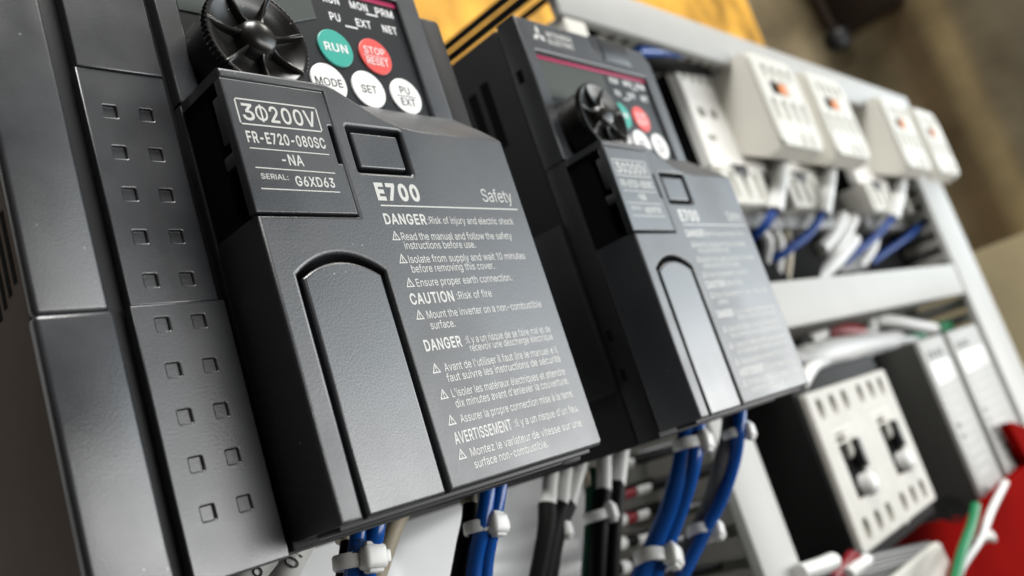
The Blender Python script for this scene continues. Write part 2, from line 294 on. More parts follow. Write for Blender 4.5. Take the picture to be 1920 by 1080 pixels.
# outlines of the sans-serif lettering: advance | outline | outline ... in thousandths
GLYPH = {}
for ch_, t_ in json.loads(r'''{"A": "480|16,0 85,0 135,142 344,142 395,0 463,0 276,509 201,509|191,302 204,345 213,371 222,402 239,456 244,438 272,346 287,302 324,199 154,199", "B": "456|125,57 125,231 248,231 269,229 289,225 306,218 320,209 333,197 342,184 350,169 354,153 355,137 353,115 344,96 330,80 309,67 281,60 245,57|60,509 60,0 247,0 284,2 317,8 344,18 368,31 386,48 400,67 410,88 416,111 418,136 416,161 411,184 402,203 391,220 378,234 363,245 347,254 331,260 315,262 343,278 356,286 368,295 378,307 387,320 393,336 397,353 398,374 396,398 390,421 381,442 367,461 350,477 329,491 304,501 274,507 241,509|125,452 240,452 270,449 294,442 313,429 326,412 333,393 336,372 335,355 330,340 323,326 314,314 302,304 288,296 273,290 256,287 238,285 125,285", "C": "510|70,115 92,79 119,49 150,25 186,7 225,-3 267,-7 293,-6 317,-2 341,5 363,13 383,24 402,38 420,53 435,71 448,91 459,112 467,135 473,160 408,160 404,144 397,128 389,114 380,102 369,90 344,72 330,65 300,56 284,54 267,53 237,56 210,63 184,76 161,94 141,117 125,145 113,177 106,213 103,254 106,295 113,332 125,364 141,391 161,414 184,432 209,445 237,453 267,456 284,455 300,453 330,444 344,437 357,428 369,418 380,407 389,395 404,365 408,348 473,348 467,373 459,397 448,418 435,438 419,456 402,471 383,485 362,496 340,504 317,511 293,514 267,516 225,512 186,501 150,484 119,459 92,429 70,393 53,352 44,305 40,254 44,203 53,157", "D": "502|60,509 60,0 219,0 268,3 312,14 351,31 384,54 411,83 433,119 449,159 458,205 462,255 458,306 449,351 433,391 412,426 385,455 353,478 315,495 273,505 225,509|215,57 125,57 125,452 221,452 258,449 291,441 320,428 344,410 364,388 379,361 390,329 397,294 399,255 397,216 390,181 379,149 363,122 343,99 318,81 288,68 254,60", "E": "419|125,57 125,229 355,229 355,286 125,286 125,452 372,452 372,509 60,509 60,0 375,0 375,57", "F": "410|60,0 125,0 125,221 346,221 346,278 125,278 125,452 369,452 369,509 60,509", "G": "520|69,116 91,79 118,49 149,25 185,7 225,-3 269,-7 308,-4 344,5 377,19 406,38 431,62 451,91 466,124 475,160 478,200 478,256 283,256 283,199 415,199 413,173 407,147 396,123 382,102 365,85 345,71 322,61 296,55 269,53 238,56 210,63 184,76 161,95 141,117 125,145 113,177 106,213 103,254 106,295 113,332 125,364 141,392 160,414 183,432 209,445 236,453 265,456 283,455 300,453 330,443 344,436 368,417 378,406 387,393 402,365 408,349 474,349 468,373 460,395 449,416 436,436 421,453 403,469 384,483 363,494 340,504 316,510 291,514 265,516 223,512 184,501 149,484 117,459 91,429 69,393 53,352 43,305 40,254 43,203 53,157", "H": "517|60,0 125,0 125,232 392,232 392,0 457,0 457,509 392,509 392,289 125,289 125,509 60,509", "I": "190|63,0 127,0 127,509 63,509", "J": "396|33,173 33,145 38,100 52,63 75,33 106,11 143,-2 185,-7 227,-2 263,11 294,33 318,63 332,100 336,145 336,509 272,509 272,145 269,117 261,93 248,74 230,61 209,53 185,50 160,53 139,61 122,74 108,93 100,117 98,145 98,173", "K": "467|60,509 60,0 125,0 125,167 198,245 372,0 449,0 243,288 448,509 364,509 212,344 199,331 139,261 128,246 125,334 125,509", "L": "393|60,509 60,0 361,0 361,57 125,57 125,509", "M": "628|119,436 124,424 134,392 170,291 286,0 342,0 456,291 498,409 507,437 504,0 568,0 568,509 476,509 352,187 315,73 284,170 277,187 152,509 60,509 60,0 122,0", "N": "523|120,429 159,363 168,346 202,290 387,0 463,0 463,509 399,509 403,78 396,90 388,107 363,151 355,163 343,183 136,509 60,509 60,0 125,0 124,328 124,345", "O": "533|53,157 70,115 92,79 119,49 150,25 186,7 225,-3 267,-7 309,-3 348,7 384,25 415,49 442,79 464,115 480,157 490,203 493,254 490,305 480,352 464,393 442,429 415,459 384,484 348,501 309,512 267,516 225,512 186,501 150,484 119,459 92,429 70,393 53,352 44,305 40,254 44,203|125,144 113,176 106,213 103,254 106,295 113,332 125,364 142,392 161,415 184,433 210,445 237,453 267,456 296,453 324,446 349,433 372,415 392,392 408,365 420,332 428,295 430,254 428,213 420,176 408,144 392,116 372,94 349,76 324,63 296,55 267,53 237,55 210,63 184,76 161,94 142,117", "P": "445|60,0 125,0 125,186 235,186 272,188 305,195 332,207 356,223 375,243 390,265 400,291 407,318 409,348 407,377 400,404 390,430 375,452 356,471 332,487 305,499 272,506 235,509 60,509|232,452 257,451 279,446 297,439 312,428 324,416 333,402 339,385 343,367 344,348 343,328 339,310 333,294 324,279 312,266 297,256 279,248 257,244 233,242 125,242 125,452", "Q": "533|70,115 92,79 119,49 150,25 186,7 225,-3 267,-7 309,-3 348,7 357,12 401,-48 468,-48 403,40 415,49 442,79 464,115 480,157 490,203 493,254 490,305 480,352 464,393 442,429 415,459 384,484 348,501 309,512 267,516 225,512 186,501 150,484 119,459 92,429 70,393 53,352 44,305 40,254 44,203 53,157|142,117 125,144 113,176 106,213 103,254 106,295 113,332 125,364 142,392 161,415 184,433 210,445 237,453 267,456 296,453 324,446 349,433 372,415 392,392 408,365 420,332 428,295 430,254 428,213 420,176 408,144 392,116 372,94 366,89 313,159 245,159 319,62 296,55 267,53 237,55 210,63 184,76 161,94", "R": "449|60,0 125,0 125,198 247,198 353,0 428,0 313,210 333,217 356,232 376,250 390,271 401,296 407,323 409,352 407,381 401,408 390,433 376,455 356,473 333,489 305,500 273,506 236,509 60,509|233,452 258,451 279,446 298,440 313,430 325,419 334,405 340,389 344,371 345,352 344,333 340,316 334,300 325,287 313,276 298,267 280,260 258,256 234,255 125,255 125,452", "S": "447|64,60 81,40 102,23 128,9 156,-1 188,-7 224,-9 261,-7 294,0 323,11 349,25 370,43 386,64 399,87 406,112 408,139 407,161 402,180 395,198 384,213 372,226 359,238 344,248 312,264 169,308 155,315 142,324 131,334 122,345 117,359 115,376 117,391 121,405 129,418 139,430 152,440 167,448 185,454 204,457 225,459 254,456 280,449 302,437 320,421 332,402 337,378 401,378 398,403 390,427 377,449 360,468 340,484 316,498 289,508 259,514 227,516 195,514 165,508 138,498 113,484 92,468 75,448 62,425 54,400 52,372 56,341 67,313 86,289 112,269 145,253 184,239 263,217 296,205 310,197 322,189 332,179 340,168 344,154 346,139 344,122 338,106 329,92 317,79 303,69 286,60 267,54 246,50 224,49 204,50 185,53 166,59 150,66 136,76 123,88 114,102 108,118 104,137 38,137 42,109 51,83", "T": "449|32,509 32,452 193,452 193,0 257,0 257,452 417,452 417,509", "U": "517|60,173 63,140 71,108 85,80 103,55 126,33 154,15 186,2 220,-6 259,-8 297,-6 332,2 363,15 391,33 414,55 433,80 446,108 454,140 457,173 457,509 393,509 393,178 391,155 385,133 377,113 364,95 349,80 331,68 309,59 285,53 259,52 232,53 208,59 187,68 169,80 153,95 141,113 132,133 126,155 124,178 124,509 60,509", "V": "480|192,206 84,509 16,509 204,0 278,0 463,509 395,509 290,206 283,187 257,107 247,71 241,53 236,71 215,137 207,164", "W": "686|16,509 155,0 230,0 318,323 330,371 343,436 346,417 351,391 357,368 362,345 368,323 455,0 530,0 670,509 603,509 523,196 515,162 510,145 506,128 503,111 495,76 493,63 462,196 380,509 306,509 224,196 220,179 215,162 203,111 193,61 187,94 175,145 172,162 167,179 163,196 82,509", "X": "474|18,0 91,0 182,129 237,218 382,0 456,0 275,263 446,509 374,509 298,400 288,386 230,318 188,386 178,400 104,509 29,509 200,261", "Y": "472|192,344 91,509 16,509 203,208 203,0 268,0 268,208 455,509 381,509 280,344 260,310 242,275 237,262 203,327", "Z": "438|90,54 115,55 146,97 157,113 169,129 397,462 397,509 40,509 40,452 285,452 306,453 323,453 306,431 273,385 42,46 42,0 399,0 399,57 152,57 115,55 97,33", "a": "389|60,29 76,15 94,5 115,-3 137,-7 160,-9 181,-7 199,-4 215,1 229,8 242,16 252,25 267,43 272,52 277,0 337,0 337,251 335,278 330,301 322,320 312,336 300,350 286,360 271,369 255,375 239,379 208,384 173,383 153,380 133,375 114,368 95,358 79,346 64,331 51,313 41,291 100,274 104,283 110,292 118,301 127,309 137,316 149,322 163,327 178,330 196,331 212,330 227,327 240,322 251,315 260,307 267,297 272,285 275,272 276,257 274,246 271,240 265,235 257,231 125,211 108,206 92,200 78,193 64,184 53,174 43,161 36,146 32,128 30,108 32,84 38,63 48,45|109,64 102,72 96,82 93,93 92,105 93,118 97,130 103,139 112,147 134,159 147,163 276,190 276,138 274,122 270,108 263,93 254,80 242,68 228,59 211,51 192,47 170,45 142,48 130,52 119,57", "b": "424|53,0 112,0 112,59 123,50 147,21 159,12 172,4 189,-3 208,-7 229,-8 260,-6 288,3 313,16 336,34 355,57 370,84 381,116 388,151 390,189 388,227 381,261 370,293 354,320 335,342 313,361 287,374 259,382 229,384 207,383 188,379 171,373 158,364 137,346 118,319 114,509 53,509|114,162 113,189 114,216 118,241 125,263 134,282 147,299 161,312 178,322 198,328 220,330 243,328 262,322 280,311 295,298 307,281 316,261 323,239 327,215 328,189 327,163 323,139 316,117 306,97 294,80 279,66 262,55 242,49 220,47 198,49 179,55 162,65 147,78 135,95 125,115 118,138", "c": "396|56,85 72,58 93,35 117,16 144,3 174,-5 207,-8 226,-7 244,-5 261,-1 277,5 292,12 306,21 331,43 341,56 350,70 357,86 363,102 304,117 292,89 253,55 207,46 184,49 163,55 145,66 130,80 118,97 108,117 102,139 98,163 96,187 98,212 102,236 108,258 118,278 130,296 145,310 163,321 184,328 207,330 231,328 270,311 300,272 303,262 362,277 356,293 349,308 340,322 330,335 318,346 305,356 291,364 276,371 260,377 243,381 226,384 207,384 174,382 144,374 117,360 93,341 72,318 56,291 44,260 37,225 34,187 37,150 44,116", "d": "424|43,116 55,84 70,57 89,34 111,16 137,3 165,-6 195,-8 217,-7 236,-3 252,4 266,12 277,21 287,31 307,59 313,0 372,0 372,509 311,509 311,319 287,346 278,355 267,364 253,373 237,379 218,383 196,384 165,382 137,374 112,361 89,342 70,320 55,293 43,261 36,227 34,189 36,151|109,117 102,139 98,163 96,189 98,215 102,239 108,261 118,281 130,298 145,311 162,322 182,328 205,330 227,328 246,322 263,312 278,299 290,282 300,263 306,241 310,216 312,189 310,162 306,138 299,115 290,95 278,78 263,65 246,55 226,49 205,47 182,49 162,55 145,66 130,80 118,97", "e": "404|37,150 44,116 56,85 72,58 92,35 117,16 145,3 177,-5 212,-8 237,-7 261,-3 283,4 302,14 320,26 335,39 348,55 358,72 365,91 306,105 294,82 276,65 265,58 254,53 241,49 227,47 212,46 190,48 169,53 151,61 135,73 121,88 110,106 102,127 98,151 96,169 371,169 371,194 370,227 365,256 357,282 347,305 334,324 319,341 303,355 285,366 266,374 246,380 226,383 205,384 172,382 142,373 115,359 91,340 71,317 55,290 44,258 36,224 34,187|97,221 97,231 102,251 109,270 119,286 131,301 146,313 164,323 183,328 205,330 227,328 246,323 263,314 277,301 288,286 298,269 304,248 309,221", "f": "254|154,460 164,468 178,472 227,468 243,521 169,529 152,525 135,519 120,510 107,499 96,486 87,470 82,452 81,432 81,379 6,379 6,327 81,327 81,0 142,0 142,327 228,327 228,379 142,379 142,419 143,435 147,449", "g": "425|59,-84 82,-110 97,-122 114,-132 134,-140 156,-146 180,-149 207,-151 237,-149 265,-144 291,-136 314,-124 334,-109 350,-90 363,-67 370,-40 372,-9 372,379 313,379 313,319 279,356 267,365 253,373 237,379 218,383 196,384 166,382 138,374 112,361 90,342 71,320 55,293 43,263 36,229 34,191 36,154 43,120 55,90 71,65 90,43 113,27 138,14 165,7 195,5 217,6 236,10 252,16 266,23 287,41 306,68 311,-6 308,-34 298,-58 282,-75 261,-87 236,-95 207,-97 187,-96 169,-93 154,-88 142,-82 131,-74 122,-66 101,-41 51,-69|109,123 102,144 98,167 96,193 98,218 102,241 109,262 118,282 130,298 145,312 163,322 182,328 205,330 227,328 247,322 264,312 279,299 291,283 300,264 307,242 311,219 312,193 311,166 307,142 300,121 290,103 278,87 264,75 246,66 227,61 205,59 183,61 163,66 145,76 131,88 118,104", "h": "410|53,509 53,0 114,0 114,227 115,248 119,266 126,283 136,297 147,308 161,317 176,324 192,328 210,329 235,326 256,318 273,304 286,286 293,263 296,235 296,0 357,0 357,240 355,271 350,298 341,321 328,340 313,356 295,369 275,377 252,383 227,384 200,382 175,374 152,362 132,344 116,319 114,509", "i": "167|41,483 43,472 47,463 54,455 63,448 73,444 84,443 95,444 105,448 114,455 121,463 125,472 126,483 125,494 121,504 114,512 105,518 95,522 84,524 73,522 63,518 54,512 47,504 43,494|53,379 53,0 114,0 114,379", "j": "167|18,-85 2,-87 -10,-87 -10,-143 4,-143 27,-141 47,-137 65,-129 80,-119 92,-106 102,-90 108,-72 112,-52 114,-30 114,379 53,379 53,-29 51,-46 47,-61 40,-72 31,-80|62,518 53,512 47,504 42,494 41,483 42,472 53,455 62,448 72,444 83,443 95,444 105,448 114,455 125,472 126,483 125,494 120,504 114,512 105,518 95,522 83,524 72,522", "k": "381|53,0 114,0 114,140 154,178 294,0 372,0 201,217 360,379 284,379 121,212 114,509 53,509", "l": "189|135,53 126,57 120,62 114,83 114,509 53,509 53,84 55,59 62,37 74,20 91,8 112,0 139,-2 181,3 170,54", "m": "610|53,0 114,0 114,238 115,257 119,274 126,289 135,302 145,312 158,320 171,326 185,329 199,330 220,328 238,322 253,311 265,297 272,280 274,260 274,0 335,0 335,247 336,263 340,277 345,290 353,302 363,312 374,320 387,326 402,329 419,330 438,329 456,323 473,313 485,298 493,279 496,254 496,0 557,0 557,255 555,283 550,307 541,328 529,346 514,361 497,372 478,380 458,385 437,386 417,385 398,381 381,375 364,366 350,356 337,343 326,329 317,309 314,320 303,342 287,361 268,375 245,383 219,386 203,385 187,382 172,376 158,368 144,358 132,346 122,331 112,310 112,379 53,379", "n": "410|53,0 114,0 114,227 115,248 119,266 126,283 136,297 147,308 161,317 176,324 192,328 210,329 235,326 256,318 273,304 286,286 293,263 296,235 296,0 357,0 357,240 355,271 350,298 341,321 328,340 313,356 295,369 275,377 252,383 227,384 200,382 175,374 152,362 132,344 116,319 112,310 112,379 53,379", "o": "415|44,116 56,85 72,58 93,35 117,16 144,3 174,-5 207,-8 241,-5 271,3 299,16 323,35 343,58 359,85 371,116 379,150 381,187 379,225 371,260 359,291 343,318 323,341 299,360 271,374 241,382 207,384 174,382 144,374 117,360 93,341 72,318 56,291 44,260 37,225 34,187 37,150|108,117 102,139 98,163 96,187 98,212 102,236 108,258 118,278 130,296 145,310 163,321 184,328 207,330 231,328 252,321 270,310 285,296 298,278 307,258 314,236 318,212 319,187 318,163 314,139 307,117 298,97 285,80 270,66 252,55 231,49 207,46 184,49 163,55 145,66 130,80 118,97", "p": "424|112,319 112,379 53,379 53,-143 114,-143 114,59 147,21 159,12 173,4 189,-3 208,-7 229,-8 260,-6 288,3 313,16 336,34 355,57 370,84 381,116 388,151 390,189 388,227 381,261 370,293 354,320 335,342 313,361 287,374 259,382 229,384 207,383 188,379 171,373 158,364 137,346 118,319|114,162 113,189 114,216 118,241 125,263 134,282 147,299 161,312 178,322 198,328 220,330 243,328 262,322 280,311 295,298 307,281 316,261 323,239 327,215 328,189 327,163 323,139 316,117 306,97 294,80 279,66 262,55 242,49 220,47 198,49 179,55 162,65 147,78 135,95 125,115 118,138", "q": "424|43,116 55,84 70,57 89,34 111,16 137,3 165,-6 195,-8 217,-7 236,-3 252,4 266,12 277,21 287,31 306,59 311,-143 372,-143 372,379 313,379 313,319 287,346 278,355 267,364 253,373 237,379 218,383 196,384 165,382 137,374 112,361 89,342 70,320 55,293 43,261 36,227 34,189 36,151|109,117 102,139 98,163 96,189 98,215 102,239 108,261 118,281 130,298 145,311 162,322 182,328 205,330 227,328 246,322 263,312 278,299 290,282 300,263 306,241 310,216 312,189 310,162 306,138 299,115 290,95 278,78 263,65 246,55 226,49 205,47 182,49 162,55 145,66 130,80 118,97", "r": "259|112,321 112,379 53,379 53,0 114,0 114,237 115,254 119,269 126,284 135,296 146,306 159,315 174,321 190,324 207,326 243,322 243,384 191,383 171,377 152,367 137,354 124,339 115,321", "s": "365|62,38 76,24 93,12 112,3 133,-3 157,-7 182,-8 210,-7 236,-2 260,6 281,18 298,31 312,47 323,65 329,85 331,107 328,131 320,153 306,171 287,187 261,200 229,209 172,223 152,229 136,235 124,243 115,253 110,264 109,277 111,292 119,305 131,317 147,326 166,331 187,333 210,331 228,325 243,316 254,304 262,291 268,277 324,290 318,308 309,324 299,339 286,352 271,363 254,372 234,379 212,383 187,384 161,383 137,378 115,370 95,360 79,347 65,332 55,314 49,295 47,274 50,249 58,227 72,208 92,192 118,180 149,170 212,155 229,150 243,144 254,136 262,126 266,115 268,103 265,88 258,74 244,62 227,53 206,47 181,45 160,47 141,52 124,60 111,72 101,87 94,107 36,94 41,73 50,54", "t": "227|156,51 144,55 136,61 130,70 127,83 126,98 126,327 204,327 204,379 126,379 126,471 65,471 65,379 6,379 6,327 65,327 65,93 68,64 77,41 92,21 113,7 138,-1 168,-4 213,2 202,54", "u": "410|53,379 53,139 54,109 60,82 69,59 82,39 97,23 115,11 135,2 158,-3 182,-5 209,-3 234,5 257,17 277,35 294,60 298,70 298,0 357,0 357,379 296,379 296,153 295,132 290,113 283,97 274,83 263,71 249,62 234,55 218,51 200,50 175,53 154,61 137,75 124,94 116,117 114,144 114,379", "v": "389|165,155 84,379 17,379 163,0 226,0 371,379 305,379 224,155 209,110 195,58 187,87", "w": "567|133,214 87,379 23,379 138,0 199,0 248,172 263,225 277,280 281,299 284,309 305,225 309,207 319,172 368,0 429,0 545,379 480,379 397,67 388,106 382,136 368,189 362,214 316,379 252,379 192,163 186,135 170,66 154,137", "x": "379|147,306 100,379 29,379 155,194 21,0 91,0 160,103 170,120 178,136 219,103 287,0 358,0 224,192 352,379 282,379 233,306 222,287 211,270 191,232 170,270", "y": "389|109,-144 125,-141 139,-136 153,-128 165,-119 177,-107 187,-93 196,-77 204,-58 371,379 305,379 224,155 202,87 195,58 187,87 173,132 165,155 84,379 17,379 163,-1 151,-36 145,-51 138,-64 130,-74 122,-81 113,-86 104,-89 94,-90 61,-86 47,-139", "z": "380|42,46 42,0 339,0 339,56 126,56 333,331 333,379 48,379 48,323 254,323", "0": "453|57,155 69,113 85,77 105,48 130,24 158,7 191,-3 227,-7 263,-3 295,7 323,24 348,48 368,77 384,113 396,155 403,202 405,254 403,306 396,353 384,395 368,431 348,461 323,484 295,502 262,512 227,516 191,512 159,502 130,484 106,461 85,431 69,395 57,353 50,306 48,254 50,202|123,144 115,176 111,213 109,254 111,295 115,332 123,365 134,393 147,416 163,435 182,449 203,457 227,460 250,457 271,449 290,435 306,416 320,393 330,365 338,332 342,295 344,254 342,213 338,176 330,144 320,116 306,92 290,74 271,60 250,52 227,50 203,52 182,60 163,74 147,92 134,116", "1": "330|60,427 60,358 172,430 172,0 236,0 236,509 172,509", "2": "453|64,47 64,0 389,0 389,57 153,57 267,180 294,209 317,235 336,259 351,280 363,299 371,318 377,336 380,354 381,372 379,398 372,423 361,445 346,465 328,482 306,497 281,507 254,513 225,516 196,513 168,507 143,496 121,482 102,464 86,442 75,418 68,391 66,362 127,362 128,381 132,398 139,413 148,427 159,438 172,447 188,454 205,458 224,460 241,458 258,455 273,449 287,441 298,431 308,419 315,405 319,389 320,371 319,356 316,341 311,327 303,312 294,298 282,282 252,248 234,229", "3": "453|108,22 133,10 159,1 188,-5 218,-7 251,-5 281,2 309,12 333,27 354,45 370,66 383,90 390,116 393,145 391,173 383,198 371,222 354,244 333,262 308,276 279,286 247,290 221,289 372,461 372,509 70,509 70,452 288,452 157,299 157,248 201,248 229,246 254,241 275,234 292,223 306,211 316,196 323,180 328,163 329,145 328,125 323,108 315,93 304,80 291,69 275,61 258,55 239,51 219,50 200,51 182,54 165,59 150,66 137,76 126,87 118,100 112,115 109,132 44,132 48,104 57,79 70,57 88,38", "4": "453|40,158 40,105 282,105 282,0 343,0 343,105 413,105 413,163 343,163 343,318 282,318 282,163 109,163 311,509 247,509", "5": "453|122,130 60,130 63,105 71,82 83,60 99,41 118,25 140,11 165,1 192,-5 221,-7 253,-4 282,3 309,15 332,32 352,52 369,76 381,102 388,132 391,163 390,187 386,210 379,231 370,251 358,269 345,285 330,299 313,311 294,321 274,328 252,332 229,334 212,333 194,330 178,325 148,311 136,301 151,452 366,452 366,509 96,509 67,253 128,246 139,255 152,262 167,268 184,273 201,276 218,277 238,275 257,270 275,262 290,251 303,237 314,221 321,203 326,183 328,162 326,141 322,122 314,104 304,89 291,75 276,64 259,56 241,51 221,50 204,51 188,54 173,60 160,68 148,78 138,89 130,102 125,115", "6": "453|84,74 100,51 119,31 142,15 168,3 196,-4 226,-7 257,-4 284,3 310,14 333,30 352,50 368,73 379,98 387,127 389,157 387,187 380,215 370,240 355,262 337,280 316,295 291,305 265,312 235,314 208,311 184,302 175,295 322,509 252,509 137,340 112,302 93,268 80,239 71,212 65,187 64,162 66,130 73,101|138,102 131,119 126,138 125,158 126,179 131,197 138,214 148,229 160,241 174,252 190,259 207,264 226,265 245,264 263,259 279,251 293,241 304,228 314,213 322,196 326,178 327,157 326,137 322,119 314,101 304,86 293,73 279,63 263,55 245,50 226,48 207,50 190,55 174,63 160,73 148,86", "7": "453|323,452 97,0 165,0 391,449 391,509 62,509 62,452", "8": "453|74,62 91,42 111,25 136,11 163,1 193,-5 226,-7 259,-5 289,1 317,11 341,25 362,42 378,62 391,84 398,109 401,135 399,156 395,176 387,195 377,212 365,228 351,241 335,252 319,260 300,265 323,276 343,289 359,308 372,330 379,354 382,380 379,405 373,429 361,450 346,469 328,485 306,498 282,508 255,514 226,516 197,514 170,508 146,498 124,485 106,469 90,450 79,429 73,405 70,380 73,354 80,330 93,308 109,289 129,276 153,267 134,260 117,252 101,241 87,228 75,212 65,195 58,176 53,156 52,135 54,109 62,84|129,91 121,106 117,121 115,139 117,157 122,173 130,189 140,202 154,213 169,223 187,230 206,234 226,235 247,234 265,230 283,223 298,213 312,202 322,189 330,173 335,157 337,139 335,121 331,106 323,91 313,79 300,69 285,60 267,54 248,50 226,49 205,50 185,54 167,60 152,69 139,79|134,359 133,376 134,392 138,407 145,420 153,432 164,442 177,449 192,455 208,459 226,460 244,459 260,455 275,449 288,442 299,432 308,420 314,407 318,392 319,376 318,359 314,344 307,330 298,318 287,308 274,300 260,294 244,291 226,290 209,291 193,294 178,300 165,308 154,318 145,330 138,344", "9": "453|83,269 98,247 116,229 137,214 161,203 188,197 218,195 232,195 245,198 257,202 268,207 278,213 130,0 200,0 315,168 340,207 359,240 373,270 382,296 387,322 389,347 387,378 380,408 368,434 352,458 333,478 310,494 285,506 256,513 226,516 196,513 168,506 143,494 120,479 101,459 85,436 73,411 66,382 64,352 66,321 72,294|138,295 131,313 127,331 125,352 127,372 131,390 138,407 148,423 160,435 174,446 190,454 207,459 226,460 245,459 263,454 279,446 293,435 305,422 314,407 322,390 326,371 327,350 326,330 322,312 314,295 305,280 293,267 279,257 263,249 245,245 226,243 207,245 190,250 174,257 160,268 148,280", ".": "188|50,41 51,29 55,18 63,9 73,1 83,-3 95,-4 107,-3 118,1 128,9 135,18 140,29 141,41 140,53 135,64 128,73 118,81 107,85 95,87 83,85 73,81 63,73 55,64 51,53", ":": "188|50,41 51,29 55,18 63,9 73,1 83,-3 95,-4 107,-3 118,1 128,9 135,18 140,29 141,41 140,53 135,64 128,73 118,81 107,85 95,87 83,85 73,81 63,73 55,64 51,53|50,316 51,304 55,294 63,284 73,277 83,272 95,271 107,272 118,277 128,284 135,294 140,304 141,316 140,328 135,339 128,349 118,356 107,360 95,362 83,360 73,356 63,349 55,339 51,328", ",": "188|68,71 38,-119 84,-119 137,71", "-": "453|114,244 114,188 337,188 337,244", "\u0027": "206|78,318 128,318 136,509 70,509", "/": "249|71,-76 235,533 178,533 14,-76", "\u00e9": "404|37,150 44,116 56,85 72,58 92,35 117,16 145,3 177,-5 212,-8 237,-7 261,-3 283,4 302,14 320,26 335,39 348,55 358,72 365,91 306,105 294,82 276,65 265,58 254,53 241,49 227,47 212,46 190,48 169,53 151,61 135,73 121,88 110,106 102,127 98,151 96,169 371,169 371,194 370,227 365,256 357,282 347,305 334,324 319,341 303,355 285,366 266,374 246,380 226,383 205,384 172,382 142,373 115,359 91,340 71,317 55,290 44,258 36,224 34,187|97,221 97,231 102,251 109,270 119,286 131,301 146,313 164,323 183,328 205,330 227,328 246,323 263,314 277,301 288,286 298,269 304,248 309,221|225,529 177,429 227,429 293,529", "\u00e0": "389|60,29 76,15 94,5 115,-3 137,-7 160,-9 181,-7 199,-4 215,1 229,8 242,16 252,25 267,43 272,52 277,0 337,0 337,251 335,278 330,301 322,320 312,336 300,350 286,360 271,369 255,375 239,379 208,384 173,383 153,380 133,375 114,368 95,358 79,346 64,331 51,313 41,291 100,274 104,283 110,292 118,301 127,309 137,316 149,322 163,327 178,330 196,331 212,330 227,327 240,322 251,315 260,307 267,297 272,285 275,272 276,257 274,246 271,240 265,235 257,231 125,211 108,206 92,200 78,193 64,184 53,174 43,161 36,146 32,128 30,108 32,84 38,63 48,45|109,64 102,72 96,82 93,93 92,105 93,118 97,130 103,139 112,147 134,159 147,163 276,190 276,138 274,122 270,108 263,93 254,80 242,68 228,59 211,51 192,47 170,45 142,48 130,52 119,57|99,529 165,429 215,429 168,529", "\u03a6": "613|95,101 124,73 158,51 196,34 238,24 275,21 275,-22 338,-22 338,21 375,24 417,34 455,51 489,73 518,101 541,133 559,170 569,210 573,254 569,298 559,339 541,376 518,408 489,436 455,458 417,475 375,485 338,487 338,531 275,531 275,487 238,485 196,475 158,458 124,436 95,408 72,376 54,339 44,298 40,254 44,210 54,170 72,133|143,136 127,161 115,189 107,220 105,254 107,289 115,320 127,348 143,373 164,393 189,410 217,422 249,429 275,431 275,78 249,80 217,87 189,99 164,116|424,99 396,87 364,80 338,78 338,431 364,429 396,422 424,410 449,393 470,373 486,348 498,320 506,289 508,254 506,220 498,189 486,161 470,136 449,116", " ": "188"}''').items():
    p_ = t_.split('|')
    GLYPH[ch_] = (int(p_[0]), [[tuple(map(int, q.split(','))) for q in l.split()] for l in p_[1:] if l])

ORG = {}
def obj(name, mb, m, parent=None, base=None, angle=32, label=None):
    me = bpy.data.meshes.new(name)
    o = bpy.data.objects.new(name, me)
    if parent is not None: base = ORG[parent.name]
    elif base is None:
        base = (sum(x[0] for x in mb.v) / len(mb.v), min(x[1] for x in mb.v), min(x[2] for x in mb.v))
    me.from_pydata([P(a - base[0], b - base[1], c - base[2]) for a, b, c in mb.v], [], mb.f)
    bm = bmesh.new(); bm.from_mesh(me)
    bmesh.ops.recalc_face_normals(bm, faces=bm.faces)
    bm.to_mesh(me); bm.free()
    me.shade_smooth(); me.set_sharp_from_angle(angle=math.radians(angle))
    me.materials.append(m)
    S.collection.objects.link(o)
    if parent is not None: o.parent = parent
    else: o.location = P(*base)
    ORG[o.name] = base
    if label: o['label'] = label
    return o

def tag(o, label=None, cat=None, group=None, kind=None):
    if label: o['label'] = label
    if cat: o['category'] = cat
    if group: o['group'] = group
    if kind: o['kind'] = kind
    return o

def thing(name, base, label, cat, group=None):
    o = bpy.data.objects.new(name, None)
    o.empty_display_size = 0.005
    S.collection.objects.link(o)
    o.location = P(*base); ORG[o.name] = base
    return tag(o, label, cat, group)

def copy_tree(root, du, dv, dw, label, group=None, parent=None):
    c = root.copy(); S.collection.objects.link(c)
    if parent is None:
        c.location = root.location + P(du, dv, dw); c['label'] = label
        if group: c['group'] = group
    else: c.parent = parent
    for ch in root.children: copy_tree(ch, 0, 0, 0, None, None, c)
    return c

def rect(u0, u1, v0, v1): return [(u0, v0), (u1, v0), (u1, v1), (u0, v1)]
def rnd(poly, r, n=4):
    out = []; N = len(poly)
    for i in range(N):
        a, b, c = Vector(poly[i - 1]), Vector(poly[i]), Vector(poly[(i + 1) % N])
        d1, d2 = (a - b), (c - b)
        k = min(r, d1.length * 0.45, d2.length * 0.45)
        p, q = b + d1.normalized() * k, b + d2.normalized() * k
        for j in range(n + 1):
            t = j / n
            x = p * (1 - t) ** 2 + b * 2 * t * (1 - t) + q * t * t
            out.append((x.x, x.y))
    return out
def disc(cu, cv, r, n=40, ry=None): return [(cu + r * math.cos(2 * math.pi * i / n), cv + (ry or r) * math.sin(2 * math.pi * i / n)) for i in range(n)]

